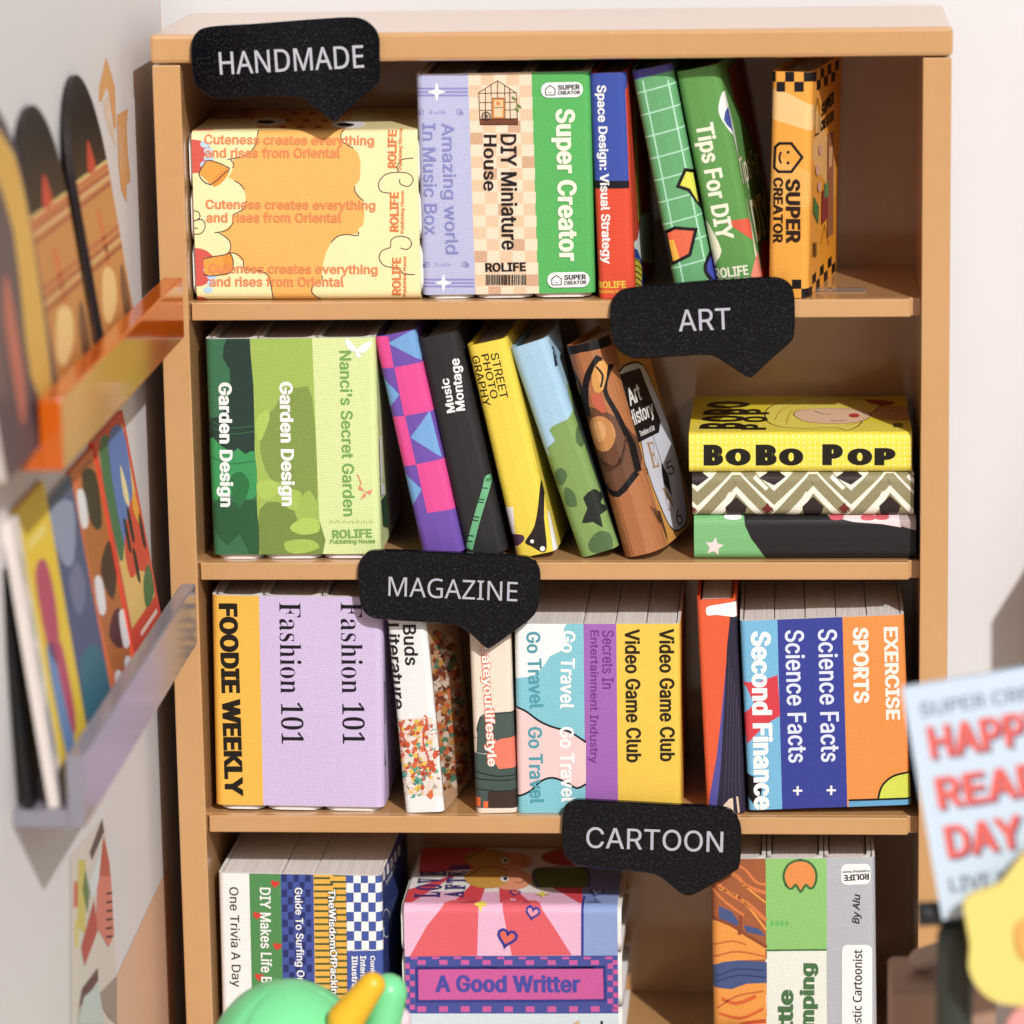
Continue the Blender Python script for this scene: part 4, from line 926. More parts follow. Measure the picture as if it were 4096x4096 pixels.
A.text('Guide To Surfing On The', (436, 318), (448, 812), 42, WHT, bold=.02)
for r_ in range(22):
    y = 262 + r_ * 28; x = 504 + r_ * .5
    A.rect(x, y + 12, x + 70, y + 21, C(80, 92, 50), layer=1); A.rect(x + 82, y, x + 136, y + 9, C(80, 92, 50), layer=1)
    A.rect(x + 70, y, x + 82, y + 21, C(80, 92, 50), layer=1) if r_ % 2 else None
A.text('TheWisdomOfPacking', (577, 324), (590, 800), 46, C(50, 44, 30), bold=.09, layer=4); A.text('TheWisdomOfPacking', (577, 326), (590, 798), 40, WHT, bold=.03, layer=6)
for r_ in range(8):
    for c_ in range(6):
        x = 642 + c_ * 31; y = 258 + r_ * 41
        if (r_ + c_) % 2: A.rect(x + r_ * .5, y, x + 31 + r_ * .5, y + 41, WHT, layer=1)
A.stroke([(645, 586), (798, 584)], 5, WHT, layer=1)
for t, x in (('Contemporary', 752), ('International', 714), ('Illustration', 678)): A.text(t, (x, 608), (x + 2, 820), 26, WHT, bold=.03)
s = A.side
s.poly([(795, 100), (1000, -200), (1000, 1300), (800, 1300)], C(54, 68, 130), 'cover_print', layer=1)
for k in range(5): s.poly([(798 + 16 * k, 250 - 26 * k), (806 + 16 * k, 238 - 26 * k), (808 + 16 * k, 280 - 26 * k), (799 + 16 * k, 292 - 26 * k)], WHT, 'cover_print', layer=2)
s.text('Modern', (812, 300), (850, 225), 22, WHT, part='cover_print', layer=3)
for k in range(7): s.stroke([(812 + k * 8, 392 - k * 8), (806 + k * 8, 470 - k * 8)], 4, C(170, 180, 220), 'cover_print', layer=3)
s.stroke([(812 + 18 * math.cos(a), 470 + 60 * math.sin(a)) for a in [k * .4 for k in range(17)]], 5, WHT, 'cover_print', layer=3)
A.finish()

A = book('love', 'pink and red rayed block with heart drawings and violet chequered title band', 8,
         (868, 408), (1792, 398), (906, 1232), (1802, 1226), 3, d=20.5, r=.9, bulge=.05, lying=True, vols=[1.1, 1.3, 1.1], boards=True, cat='book block', name='book_block')
PI_ = C(242, 186, 214); RR = C(234, 96, 104)
panel(A, [(700, 853), (1950, 853), (1950, 1400), (700, 1400)], C(216, 228, 234)); panel(A, [(700, 612), (1950, 604), (1950, 853), (700, 853)], C(74, 84, 160)); panel(A, [(700, 250), (1950, 250), (1950, 604), (700, 612)], PI_)
A.poly([(1085, 360), (1205, 360), (1198, 608), (912, 611), (985, 480)], RR, layer=1); A.poly([(1296, 360), (1440, 360), (1520, 480), (1600, 605), (1345, 607)], RR, layer=1)
A.poly([(1645, 300), (1900, 300), (1900, 605), (1645, 607)], C(144, 166, 216), layer=2); A.stroke([(1645, 300), (1645, 607)], 11, C(56, 58, 150), layer=3)
VI = C(62, 60, 152)
heart(A, 1325, 530, 42, C(240, 104, 82), 'illustration', .25, VI); heart(A, 1434, 425, 30, C(240, 150, 170), 'illustration', .2, VI, .9); A.star(1212, 398, 30, C(236, 214, 70), 4, .35, 'illustration'); 
MG = C(212, 92, 162)
for k in range(10): A.rect(945 + k * 92, 626, 980 + k * 92, 646, MG, layer=1); A.rect(945 + k * 92, 822, 982 + k * 92, 846, MG, layer=1)
for k in range(11): A.rect(945 + k * 92 - 30, 612, 945 + k * 92 + 30 - 30, 622, MG, layer=1) if k < 10 else None
for k in range(4): A.rect(884, 640 + k * 50, 912, 662 + k * 50, MG, layer=1); A.rect(912, 665 + k * 50, 934, 686 + k * 50, MG, layer=1); A.rect(1752, 640 + k * 50, 1775, 662 + k * 50, MG, layer=1); A.rect(1775, 665 + k * 50, 1800, 686 + k * 50, MG, layer=1)
A.poly([(942, 660), (1738, 656), (1742, 796), (945, 800)], MG, layer=2); A.stroke([(942, 660), (1738, 656), (1742, 796), (945, 800)], 11, C(56, 60, 140), closed=True)
A.text('A Good Writter', (1020, 725), (1636, 726), 74, C(78, 78, 170), bold=.04)
A.poly([(1590, 905), (1630, 880), (1650, 960), (1580, 960)], C(214, 186, 130), 'illustration'); A.rect(1722, 884, 1732, 930, BLK, 'illustration')
s = A.side
RS = C(226, 70, 80)  # top cover rays and blue strip are toned darker to paint in its shade
for q_ in ([(900, 330), (880, 395), (900, 395), (1120, 260)], [(1085, 395), (1205, 395), (1240, 300), (1180, 300)], [(1296, 395), (1440, 395), (1330, 300), (1290, 300)], [(1650, 395), (1750, 330), (1420, 260)], [(960, 150), (1240, 150), (1200, 240), (950, 260)]): s.poly(q_, RS, 'cover_print', layer=1)
s.poly([(1645, 395), (1645, 150), (1900, 150), (1900, 395)], C(120, 140, 200), 'cover_print', layer=2)
for ch, y0_, y1_, dx in (('L', 362, 338, 0), ('O', 332, 308, 8), ('V', 302, 280, 16), ('E', 272, 248, 26)): s.text(ch, (985 + dx, y0_), (988 + dx, y1_), 100, C(60, 50, 120), 'S', part='title', layer=5, bold=.03)
for ch, y0_, y1_, dx in (('A', 362, 336, 0), ('F', 330, 308, 6), ('T', 302, 280, 12), ('E', 274, 252, 18), ('R', 246, 222, 24)): s.text(ch, (1098 + dx, y0_), (1101 + dx, y1_), 78, C(60, 50, 120), 'S', part='title', layer=5, bold=.03)
for cx, cyy, ry in ((1240, 278, 46), (1240, 200, 40)):
    s.ell(cx + 100, cyy + 8, 92, ry * .95, C(244, 160, 120), 'illustration', layer=6); s.ell(cx, cyy, 96, ry, C(216, 160, 60), 'illustration', layer=7)
    s.ell(cx + 75, cyy + 6, 17, 12, WHT, 'illustration', layer=8); s.ell(cx + 78, cyy + 6, 9, 7, BLK, 'illustration', layer=9); s.stroke([(cx + 120, cyy + 18), (cx + 140, cyy + 22), (cx + 155, cyy + 14)], 5, BLK, 'illustration', sm=2, layer=9); s.stroke([(cx - 90, cyy), (cx, cyy - ry), (cx + 90, cyy - ry * .6)], 8, BLK, 'illustration', sm=3, layer=9)
s.ell(1590, 190, 120, 36, C(200, 60, 60), 'illustration', layer=5); s.rrect(1430, 235, 1680, 318, 30, C(92, 116, 48), 'illustration', layer=6); s.stroke([(1460, 318), (1440, 270), (1480, 235), (1660, 235), (1670, 318)], 8, VI, 'illustration', sm=2, layer=7)
heart(s, 1705, 340, 30, C(150, 190, 230), 'illustration', .3, VI, .6); heart(s, 1360, 342, 22, C(240, 104, 82), 'illustration', .2, VI, .6); s.star(1475, 350, 36, C(236, 214, 70), 4, .35, 'illustration', ry=16)
A.finish()

A = book('swirl', 'block of three volumes, orange swirled, green with tulip and grey, on the lowest shelf', 9,
         (655, 292), (1328, 290), low((655, 300), (668, 960), 1222), low((1328, 290), (1330, 960), 1222), 3, d=21, r=.8, vols=[1.05, 1.15, .95], boards=True, cat='book block', name='book_block')
panel(A, [(400, 200), (878, 200), (888, 1400), (400, 1400)], C(172, 96, 54)); panel(A, [(878, 200), (1127, 200), (1130, 1400), (888, 1400)], C(146, 204, 112)); panel(A, [(1127, 200), (1700, 200), (1700, 1400), (1130, 1400)], C(188, 188, 194))
Oo = C(226, 126, 62); Oy = C(246, 158, 62); Bb = C(76, 92, 140)
A.poly([(640, 540), (700, 545), (780, 590), (884, 660), (884, 700), (760, 705), (668, 738), (640, 738)], Oy, 'illustration', layer=1)
A.poly([(640, 738), (700, 712), (770, 704), (884, 712), (884, 796), (800, 800), (740, 822), (640, 812)], Bb, 'illustration', layer=2)
A.poly([(640, 812), (740, 822), (800, 800), (884, 796), (888, 1300), (640, 1300)], Oy, 'illustration', layer=1)
A.poly([(688, 482), (740, 505), (768, 545), (760, 580), (688, 535)], Bb, 'illustration', layer=2); A.poly([(790, 560), (850, 575), (880, 605), (800, 590)], Bb, 'illustration', layer=2)
for st, wd, c in (([(700, 330), (760, 360), (800, 400), (878, 430)], 16, Oo), ([(720, 300), (790, 330), (840, 385), (880, 395)], 12, Oo), ([(670, 380), (730, 430), (800, 470), (880, 540)], 18, Oo), ([(690, 410), (760, 440), (820, 500), (880, 580)], 9, Oy), ([(660, 410), (720, 470), (790, 520)], 12, Oo), ([(780, 390), (830, 430), (880, 470)], 8, Oy),
                  ([(665, 530), (740, 560), (800, 600), (884, 650)], 14, C(150, 76, 44)), ([(778, 520), (772, 600)], 14, C(150, 76, 44)), ([(668, 690), (740, 670), (800, 672), (880, 690)], 8, C(214, 110, 50)), ([(668, 640), (740, 625), (800, 640)], 7, C(214, 110, 50)), ([(680, 770), (760, 740), (870, 745)], 6, C(50, 66, 116)), ([(680, 790), (770, 765), (880, 775)], 6, C(50, 66, 116)),
                  ([(700, 860), (760, 880), (840, 850)], 16, C(226, 100, 40)), ([(690, 920), (780, 940), (870, 900)], 12, C(226, 100, 40)), ([(720, 990), (800, 960), (880, 950)], 16, C(206, 80, 40)), ([(680, 900), (760, 850), (870, 830)], 8, C(214, 110, 50))):
    A.stroke(st, wd, c, 'illustration', sm=3, layer=4)
A.poly([(878, 666), (1127, 662), (1131, 1400), (888, 1400)], C(240, 238, 226), layer=1); A.stroke([(878, 664), (1127, 662)], 8, C(70, 120, 70), layer=2)
tul = [(965, 402), (952, 362), (965, 322), (990, 302), (1020, 296), (1055, 304), (1080, 332), (1086, 370), (1074, 404), (1058, 410), (1042, 396), (1022, 424), (1002, 396), (986, 412)]
tul = smooth(tul, 3); A.poly(tul, C(240, 146, 70), 'illustration', layer=3); A.stroke(tul, 10, C(70, 110, 60), 'illustration', closed=True, layer=4); A.stroke([(1020, 296), (1020, 280)], 12, C(70, 110, 60), 'illustration', layer=4)
for k in range(4): A.ell(905 + 20 * k, 554, 8, 13, C(110, 190, 100), 'illustration', 8, layer=2)
FG_ = C(76, 118, 70)
A.text('Little', (958, 1075), (960, 822), 66, FG_, bold=.055); A.text('Camping', (1054, 1100), (1056, 716), 76, FG_, bold=.055)
A.rrect(1187, 312, 1306, 396, 22, WHT, 'logo', dy=-3); A.text('ROLIFE', (1300, 362), (1198, 368), 25, BLK, bold=.05, part='logo'); A.text('Publishing House', (1302, 338), (1192, 344), 12, BLK, bold=.03, part='logo')
A.text('By Alu', (1250, 552), (1254, 436), 40, BLK, 'N', bold=.01, sl=.25); A.rrect(1190, 640, 1312, 1300, 24, WHT, 'title_label'); A.text('Fantastic Cartoonist', (1250, 1070), (1254, 660), 38, BLK, 'N', bold=.015)
A.finish()

# ================================================================== category signs
def sign(z, outline, text, p0, p1, h, f, bold, label, Y=-1.1, sm=4):
    pts = smooth([nat(z, p) for p in outline], sm)
    P = [at(p[0], p[1], Y) for p in pts]
    xs = [p.x for p in P]; zs = [p.z for p in P]
    T = thing('category_sign', label, 'sign', ((min(xs) + max(xs)) / 2, Y, min(zs)), 'black speech bubble signs on the shelves')
    n = len(P); th = .75; ins = .12; cx, cz = sum(xs) / n, sum(zs) / n
    def inset(p, i):
        a, b = P[i - 1], P[(i + 1) % n]; t = (b - a).normalized(); nn = Vector((-t.z, 0, t.x))
        if nn.dot(Vector((cx, p.y, cz)) - p) < 0: nn = -nn
        return p + nn * ins
    F0 = [inset(p, i) for i, p in enumerate(P)]
    V = F0 + [p + Vector((0, ins, 0)) for p in P] + [p + Vector((0, th, 0)) for p in P]
    tri = tessellate_polygon([F0]); tb = tessellate_polygon([P])
    F = [tuple(t) for t in tri] + [tuple(2 * n + i for i in t) for t in tb]
    for i in range(n):
        j = (i + 1) % n; F.append((i, j, n + j, n + i)); F.append((n + i, n + j, 2 * n + j, 2 * n + i))
    me_o = mesh('bubble_plate', V, F, GLIT, T)
    import bmesh
    bm = bmesh.new(); bm.from_mesh(me_o.data); bmesh.ops.recalc_face_normals(bm, faces=bm.faces); bm.to_mesh(me_o.data); bm.free()
    S = Surface([0, 80], [0, 140], lambda u, v: Vector((u, Y - .012, v - 120)))
    a = Art(S, z, lambda px, py: (lambda q: (q.x, q.z + 120))(at(px, py, Y)))
    a.text(text, p0, p1, h, C(222, 222, 230), f, bold, 'lettering'); S.finish(T, LETTER)
    # small clip that grips the shelf edge behind the plate
    m_ = max(zs) - 3
    return T
LETTER = simple('silver_lettering', C(188, 188, 197), .4)
def grip(T, x, zc, y1):
    x = T.location.x / K; T_ = 0
    box('grip', (x - 2, y1 - .2, zc - .6), (x + 2, y1, zc + .6), GLIT, T)
sg = sign(1, [(430, 166), (700, 148), (1000, 125), (1270, 108), (1370, 118), (1440, 165), (1475, 230), (1480, 330), (1478, 480), (1455, 530), (1330, 640), (1222, 742), (1195, 748), (1165, 735), (1060, 655), (1000, 610), (900, 597), (700, 602), (500, 612), (420, 590), (350, 535), (322, 430), (315, 290), (345, 205)],
     'HANDMADE', (490, 392), (1382, 348), 140, 'N', .004, 'black speech bubble sign reading HANDMADE on the bookcase top board')
grip(sg, 25, -1.4, -.36)
s2 = sign(5, [(560, 110), (800, 86), (1000, 72), (1160, 64), (1225, 78), (1258, 120), (1266, 200), (1262, 310), (1240, 350), (1160, 420), (1088, 488), (1066, 492), (1040, 480), (960, 428), (900, 400), (760, 404), (600, 414), (545, 402), (500, 370), (474, 300), (474, 190), (500, 135)],
     'ART', (766, 250), (990, 240), 92, 'I', .004, 'black speech bubble sign reading ART on the top shelf edge', Y=.4)
grip(s2, 53, -28.2, 1.19)
s3 = sign(6, [(920, 3), (1150, 8), (1400, 18), (1640, 30), (1710, 45), (1750, 95), (1755, 180), (1745, 280), (1712, 345), (1600, 430), (1510, 494), (1490, 500), (1470, 490), (1390, 420), (1330, 385), (1200, 372), (1000, 358), (900, 345), (850, 300), (830, 200), (832, 80), (862, 25)],
     'MAGAZINE', (984, 184), (1640, 212), 100, 'N', .0, 'black speech bubble sign reading MAGAZINE on the second shelf edge', Y=.4)
grip(s3, 38, -55.5, 1.19)
s4 = sign(9, [(125, 52), (300, 60), (520, 72), (680, 80), (745, 100), (775, 150), (780, 210), (772, 320), (740, 350), (640, 410), (582, 438), (555, 440), (530, 430), (460, 375), (410, 352), (280, 338), (150, 326), (90, 310), (58, 270), (48, 190), (56, 90), (80, 62)],
     'CARTOON', (148, 203), (706, 222), 86, 'I', .004, 'black speech bubble sign reading CARTOON on the third shelf edge', Y=.4)
grip(s4, 56, -82.8, 1.19)

# ================================================================== racks and magazines on the side wall
def atYX(px, X):    # y where the plane X is seen at picture column px (near shelf height)
    return atX(px, 2000, X).y
def rack(name, label, mat, XL, near, far, zt, zb, th):
    """L-shaped ledge: bottom plate out from the wall and upright lip"""
    T = thing(name, label, 'shelf rack', ((XW + XL) / 2, (near + far) / 2, zb), None)
    box('ledge_plate', (XW + .05, near, zb), (XL - th, far, zb + th), mat, T, b=.12)
    box('ledge_lip', (XL - th, near, zb), (XL, far, zt), mat, T, b=.15)
    return T
XL = 3.4
a_ = atX(256, 1943, XL); b_ = atX(256, 1643, XL); c_ = atX(736, 1300, XL); e_ = atX(728, 1060, XL)
zb1 = (a_.z + c_.z) / 2; zt1 = (b_.z + e_.z) / 2
rack('orange_rack', 'translucent orange acrylic ledge on the side wall holding tall magazines', ORANGE_ACR, XL, a_.y, c_.y, zt1, zb1, 1.9)
a_ = atX(345, 3405, XL); b_ = atX(347, 3090, XL); c2 = atX(787, 2497, XL); e2 = atX(787, 2250, XL)
zb2 = (a_.z + c2.z) / 2; zt2 = (b_.z + e2.z) / 2
rack('frosted_rack', 'frosted lilac acrylic ledge on the side wall holding colourful magazines', CLEAR_ACR, XL, a_.y, c2.y, zt2, zb2, 1.5)

def board(label, ft, fb, nt, nb, Xt, Xb, zbot, name='magazine', th=.7, base=C(240, 236, 230), arch=False, drawf=None, z=12, edge=None, ymin=None):
    """a magazine standing in a rack, facing away from the side wall; corners traced in native picture points"""
    FT, NT = atX(*ft, Xt), atX(*nt, Xt); FB, NB = atX(*fb, Xb), atX(*nb, Xb)
    yf = (FT.y + FB.y) / 2; yn = (NT.y + NB.y) / 2; yn = max(yn, ymin) if ymin is not None else yn; ztop = (FT.z + NT.z) / 2
    o = Vector((Xb, yn, zbot)); ez = Vector((Xt - Xb, 0, ztop - zbot)); h = ez.length; ez.normalize(); ex = Vector((0, 1, 0)); w_ = yf - yn
    us = spread(0, w_, 2.5); vs = spread(0, h, 4)
    T = thing(name, label, 'magazine', o + ex * (w_ / 2), None)
    nrm = ex.cross(ez)
    def shape(u, v):
        if arch:
            t = max(0, (v - h * .62) / (h * .38)); half = w_ / 2 * math.sqrt(max(.0004, 1 - t ** 2.2)); u = w_ / 2 + (u / w_ * 2 - 1) * half
        return o + ex * u + ez * v
    if arch: us = spread(0, w_, 2); vs = [h * .62 * k / 5 for k in range(6)] + [h * (.62 + .38 * math.sin(k / 8 * math.pi / 2)) for k in range(1, 9)]
    S = Surface(us, vs, shape)
    S.sheet(th, 'cover', PRINT_BASE(edge or base), T)
    def g(u0, v0, u1, v1, c, part='cover_print', layer=0): S.add(tri_poly([(u0 * w_, v0 * h), (u1 * w_, v0 * h), (u1 * w_, v1 * h), (u0 * w_, v1 * h)]), c, part, layer)
    def gp(pts, c, part='cover_print', layer=1, sm=3): S.add(tri_poly([(a * w_, b * h) for a, b in (smooth(pts, sm) if sm else pts)]), c, part, layer)
    g(-1, -1, 2, 2, base)
    if drawf: drawf(g, gp)
    S.finish(T)
    return T
def hair_cover(g, gp):
    g(-1, -.1, 2, .62, C(208, 140, 68), layer=1)
    g(-1, .66, 2, 1.1, C(14, 10, 12), layer=1)
    for v, c in ((.575, C(176, 84, 56)), (.60, C(226, 180, 120)), (.615, C(190, 92, 60)), (.64, C(214, 110, 70)), (.35, C(166, 78, 52)), (.375, C(220, 176, 110)), (.39, C(180, 84, 52)), (.42, C(196, 100, 66))): g(-1, v, 2, v + .014, c, layer=2)
    g(-1, .655, 2, .668, C(230, 196, 120), layer=2)
    gp([(.38, .665), (.45, .74), (.53, .77), (.6, .72), (.62, .665)], C(206, 62, 36), layer=3)
    gp([(.1, .2), (.25, .15), (.55, .2), (.6, .3), (.3, .33)], C(246, 206, 130), layer=3)
    gp([(.7, .12), (.85, .1), (.95, .18), (.9, .3), (.75, .25)], C(120, 80, 50), layer=3)
    gp([(.42, .5), (.5, .3), (.56, .36), (.52, .52)], C(222, 112, 56), layer=2)
ZR = zb1 + 1.95
board('arch topped magazine with black and orange cover nearest the bookcase in the orange rack', (385, 290), (530, 1240), (228, 300), (440, 1330), -2.4, 1.3, ZR, arch=True, base=C(206, 138, 66), drawf=hair_cover, edge=C(40, 30, 30))
board('second arch topped black and orange magazine in the orange rack', (205, 410), (385, 1330), (60, 420), (225, 1500), -2.4, 1.1, ZR, arch=True, base=C(200, 132, 66), drawf=hair_cover, edge=C(44, 34, 34))
def gold_cover(g, gp):
    gp([(.5, .9), (.7, .6), (.6, .2), (.9, .1), (.95, .8)], C(226, 176, 74)); gp([(.1, .8), (.3, .5), (.2, .2), (.05, .3)], C(120, 90, 90)); gp([(.35, .4), (.5, .5), (.5, .2), (.35, .1)], C(196, 110, 90), layer=2)
board('dark grey and gold magazine leaning at the near end of the orange rack', (30, 380), (255, 1560), (-220, 400), (20, 1900), -2.2, 1.4, ZR, base=C(96, 80, 84), drawf=gold_cover, edge=C(200, 186, 176), arch=True)
ZR = zb2 + 1.55
def red_cover(g, gp):
    g(.08, .22, .92, .95, C(238, 196, 110), layer=1)
    gp([(.1, .94), (.1, .5), (.4, .6), (.5, .94)], C(70, 120, 80), layer=2); gp([(.4, .94), (.3, .55), (.55, .5), (.85, .7), (.9, .94)], C(96, 128, 200), layer=3)
    gp([(.3, .4), (.35, .55), (.9, .66), (.9, .35), (.6, .38)], C(226, 74, 52), layer=4)
    for u, v in ((.4, .5), (.55, .52), (.5, .36), (.85, .45)): gp([(u, v), (u + .08, v - .02), (u + .09, v + .1), (u + .01, v + .12)], C(40, 34, 40), layer=5)
    gp([(.6, .22), (.65, .32), (.9, .36), (.92, .24)], C(70, 120, 70), layer=5); gp([(.55, .7), (.62, .82), (.7, .72), (.66, .64)], C(246, 226, 170), layer=5); gp([(.75, .62), (.85, .68), (.92, .6), (.85, .54)], C(244, 170, 40), layer=5)
    g(.2, .09, .8, .12, C(250, 220, 200), layer=2); g(.3, .15, .9, .17, C(250, 220, 200), layer=2)
board('red bordered colourful magazine at the bookcase end of the frosted rack', (498, 1630), (649, 2350), (377, 1764), (546, 2504), -2.4, 1.2, ZR, base=C(226, 74, 52), drawf=red_cover, th=.5)
def brown_cover(g, gp):
    gp([(.1, .9), (.1, .2), (.5, .1), (.9, .3), (.85, .9)], C(190, 110, 50)); gp([(.3, .95), (.3, .75), (.6, .7), (.7, .9)], C(60, 44, 36), layer=2)
    gp([(.3, .55), (.5, .4), (.8, .5), (.7, .62)], C(70, 46, 40), layer=2); gp([(.2, .3), (.5, .2), (.75, .3), (.5, .36)], C(90, 40, 50), layer=2)
    for u, v in ((.02, .78), (.05, .42), (.55, .2), (.1, .02), (.45, .02), (.8, .05)): gp([(u, v), (u + .2, v - .02), (u + .25, v + .1), (u + .05, v + .13)], C(240, 238, 240), layer=3)
    gp([(.1, .0), (.3, .08), (.5, .0), (.8, .1), (.9, 0)], C(50, 80, 50), layer=2)
board('orange magazine with a brown illustration, next to the red bordered one', (420, 1740), (548, 2510), (310, 1850), (430, 2640), -2.5, 1.0, ZR, base=C(232, 120, 60), drawf=brown_cover, th=.5)
def blue_cover(g, gp):
    gp([(.1, .95), (.2, .75), (.6, .7), (.9, .9)], C(150, 160, 190)); gp([(.1, .1), (.2, .35), (.9, .3), (.9, .05)], C(60, 120, 140)); gp([(.3, .65), (.4, .5), (.8, .55), (.7, .68)], C(120, 124, 160), layer=2)
board('blue grey magazine in the middle of the frosted rack', (305, 1880), (432, 2640), (215, 1960), (318, 2820), -2.5, .9, ZR, base=C(84, 96, 134), drawf=blue_cover, th=.7, edge=C(196, 190, 184))
def yellow_cover(g, gp):
    gp([(.2, .75), (.2, .5), (.5, .4), (.7, .6), (.6, .76)], C(196, 80, 110), layer=2); gp([(.15, .5), (.2, .1), (.5, .1), (.55, .4)], C(110, 150, 200), layer=2); gp([(.4, .45), (.5, .15), (.7, .2), (.65, .45)], C(196, 80, 110), layer=3)
    g(.15, .84, .8, .87, C(246, 226, 120), layer=2)
board('yellow magazine with a pink and blue figure in the frosted rack', (190, 1920), (345, 2880), (90, 2000), (240, 3060), -2.4, .9, ZR, base=C(244, 208, 36), drawf=yellow_cover, th=.6)
def floral(g, gp):
    for u, v in ((.4, .8), (.5, .6), (.4, .45), (.6, .3), (.45, .2)): gp([(u, v), (u + .15, v - .04), (u + .25, v + .05), (u + .08, v + .1)], C(150, 176, 110), layer=2)
    gp([(.4, .3), (.5, .15), (.8, .2), (.7, .35)], C(120, 130, 140), layer=3); gp([(.6, .75), (.8, .7), (.9, .85)], C(236, 206, 150), layer=3)
board('white floral magazine at the near end of the frosted rack', (80, 2010), (245, 3060), (60, 2100), (215, 3140), -2.2, .9, ZR, base=C(238, 228, 222), drawf=floral, th=.9, edge=C(222, 210, 202), ymin=a_.y + .4)

board('black board added for the shadowed gap behind the white floral magazine', (40, 2300), (150, 3200), (-160, 2300), (0, 3300), -3.0, -1.2, ZR, base=C(22, 20, 24), th=.6, edge=C(22, 20, 24), ymin=a_.y + .4)  # black board stands in for the shadowed gap next to the wall
# prints on the side wall
Sw = Surface([0, 230], [0, 260], lambda u, v: Vector((XW, u - 205, v - 170)))
aw = lambda z: Art(Sw, z, lambda px, py: (lambda q: (q.y + 205, q.z + 170))(atX(px, py, XW)))
A = aw(11); OE = C(238, 176, 108)
A.poly([(585, 312), (612, 400), (634, 480), (640, 700), (628, 720), (600, 520), (588, 480), (560, 560), (544, 560), (546, 480)], OE, 'wall_emblem')
A.poly([(570, 560), (592, 520), (604, 560), (604, 640), (632, 740), (640, 820), (600, 720), (575, 640)], C(240, 214, 190), 'wall_emblem')
A.poly([(644, 636), (706, 598), (698, 700), (705, 860), (718, 960), (716, 1006), (698, 1015), (698, 1120), (668, 1050), (652, 900)], OE, 'wall_emblem')
for st in ([(658, 700), (664, 940)], [(684, 700), (668, 820), (690, 950)], [(650, 700), (652, 860)]): A.stroke(st, 9, C(240, 232, 226), 'wall_emblem')
A = aw(13)
A.poly([(815, 1155), (700, 1400), (562, 1700), (560, 2100), (850, 2100)], C(236, 190, 154), 'peach_wall_print')
A.poly([(338, 1120), (500, 930), (530, 1150), (545, 1400), (560, 1700), (560, 2000), (340, 2000)], C(228, 218, 206), 'wall_poster')
for q_, c in (([(375, 1130), (412, 1140), (410, 1500), (370, 1460)], C(220, 204, 100)), ([(355, 1240), (372, 1240), (374, 1360), (352, 1370)], C(222, 110, 90)), ([(360, 1430), (375, 1430), (375, 1560), (360, 1560)], C(232, 214, 90)), ([(410, 1180), (430, 1300), (420, 1400), (395, 1280)], C(110, 140, 80)), ([(490, 940), (500, 1000), (440, 1140), (430, 1100)], C(100, 84, 84)), ([(498, 1020), (525, 1150), (530, 1215), (470, 1215)], C(206, 96, 74)), ([(470, 1215), (532, 1215), (548, 1500), (520, 1560), (460, 1450)], C(232, 132, 112)), ([(450, 1330), (468, 1480), (405, 1650), (388, 1560)], C(200, 84, 70)), ([(425, 1240), (490, 1060), (470, 1250), (440, 1330)], C(226, 236, 236)), ([(468, 1660), (470, 1720), (380, 1850), (370, 1900), (392, 1760)], C(110, 70, 66)), ([(460, 1800), (560, 1700), (560, 1932), (520, 1900)], C(170, 150, 140)), ([(400, 1800), (470, 1740), (500, 1932), (370, 1932)], C(206, 220, 214))):
    A.poly(q_, c, 'wall_poster')
for k in range(6): A.stroke([(508, 1300 + 42 * k), (538, 1296 + 42 * k)], 9, C(90, 50, 50), 'wall_poster')
for part, ops in list(Sw.parts.items()): pass
holder = sw
Sw.finish(holder)

# ================================================================== foreground right: placard on its stand
YP = -75.0
def flat(z, pts, Y, th, name, mat, parent, sm=0):
    q = smooth([nat(z, p) for p in pts], sm) if sm else [nat(z, p) for p in pts]
    P = [at(a, b, Y) for a, b in q]; n = len(P)
    V = P + [p + Vector((0, th, 0)) for p in P]; t = tessellate_polygon([P])
    F = [tuple(x) for x in t] + [tuple(n + i for i in x) for x in t] + [(i, (i + 1) % n, n + (i + 1) % n, n + i) for i in range(n)]
    o = mesh(name, V, F, mat, parent)
    import bmesh
    bm = bmesh.new(); bm.from_mesh(o.data); bmesh.ops.recalc_face_normals(bm, faces=bm.faces); bm.to_mesh(o.data); bm.free()
    return o
pb = at(*nat(10, (430, 1900)), YP)
T = thing('placard', 'light blue placard with coral lettering on a dark clip stand', 'placard', (pb.x, YP, ZFLOOR))
flat(10, [(222, 490), (1250, 318), (1420, 1300), (398, 1486)], YP, .9, 'placard_board', simple('pale_blue_card', C(206, 222, 238), .5), T)
S = Surface([0, 200], [0, 200], lambda u, v: Vector((u, YP - .02, v - 150)))
a = Art(S, 10, lambda px, py: (lambda q: (q.x, q.z + 150))(at(px, py, YP)))
a.text('SUPER CREATOR', (300, 582), (1020, 468), 62, C(120, 130, 150), 'I', .01, 'lettering')
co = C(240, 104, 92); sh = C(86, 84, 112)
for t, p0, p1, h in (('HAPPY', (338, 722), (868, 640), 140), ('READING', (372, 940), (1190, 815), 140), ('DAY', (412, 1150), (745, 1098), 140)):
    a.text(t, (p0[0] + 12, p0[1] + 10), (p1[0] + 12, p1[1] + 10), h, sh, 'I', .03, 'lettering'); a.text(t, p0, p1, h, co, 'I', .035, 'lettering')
a.text('LIVE WITH', (430, 1335), (860, 1270), 62, C(120, 126, 146), 'I', .02, 'lettering')
S.finish(T, PRINT)
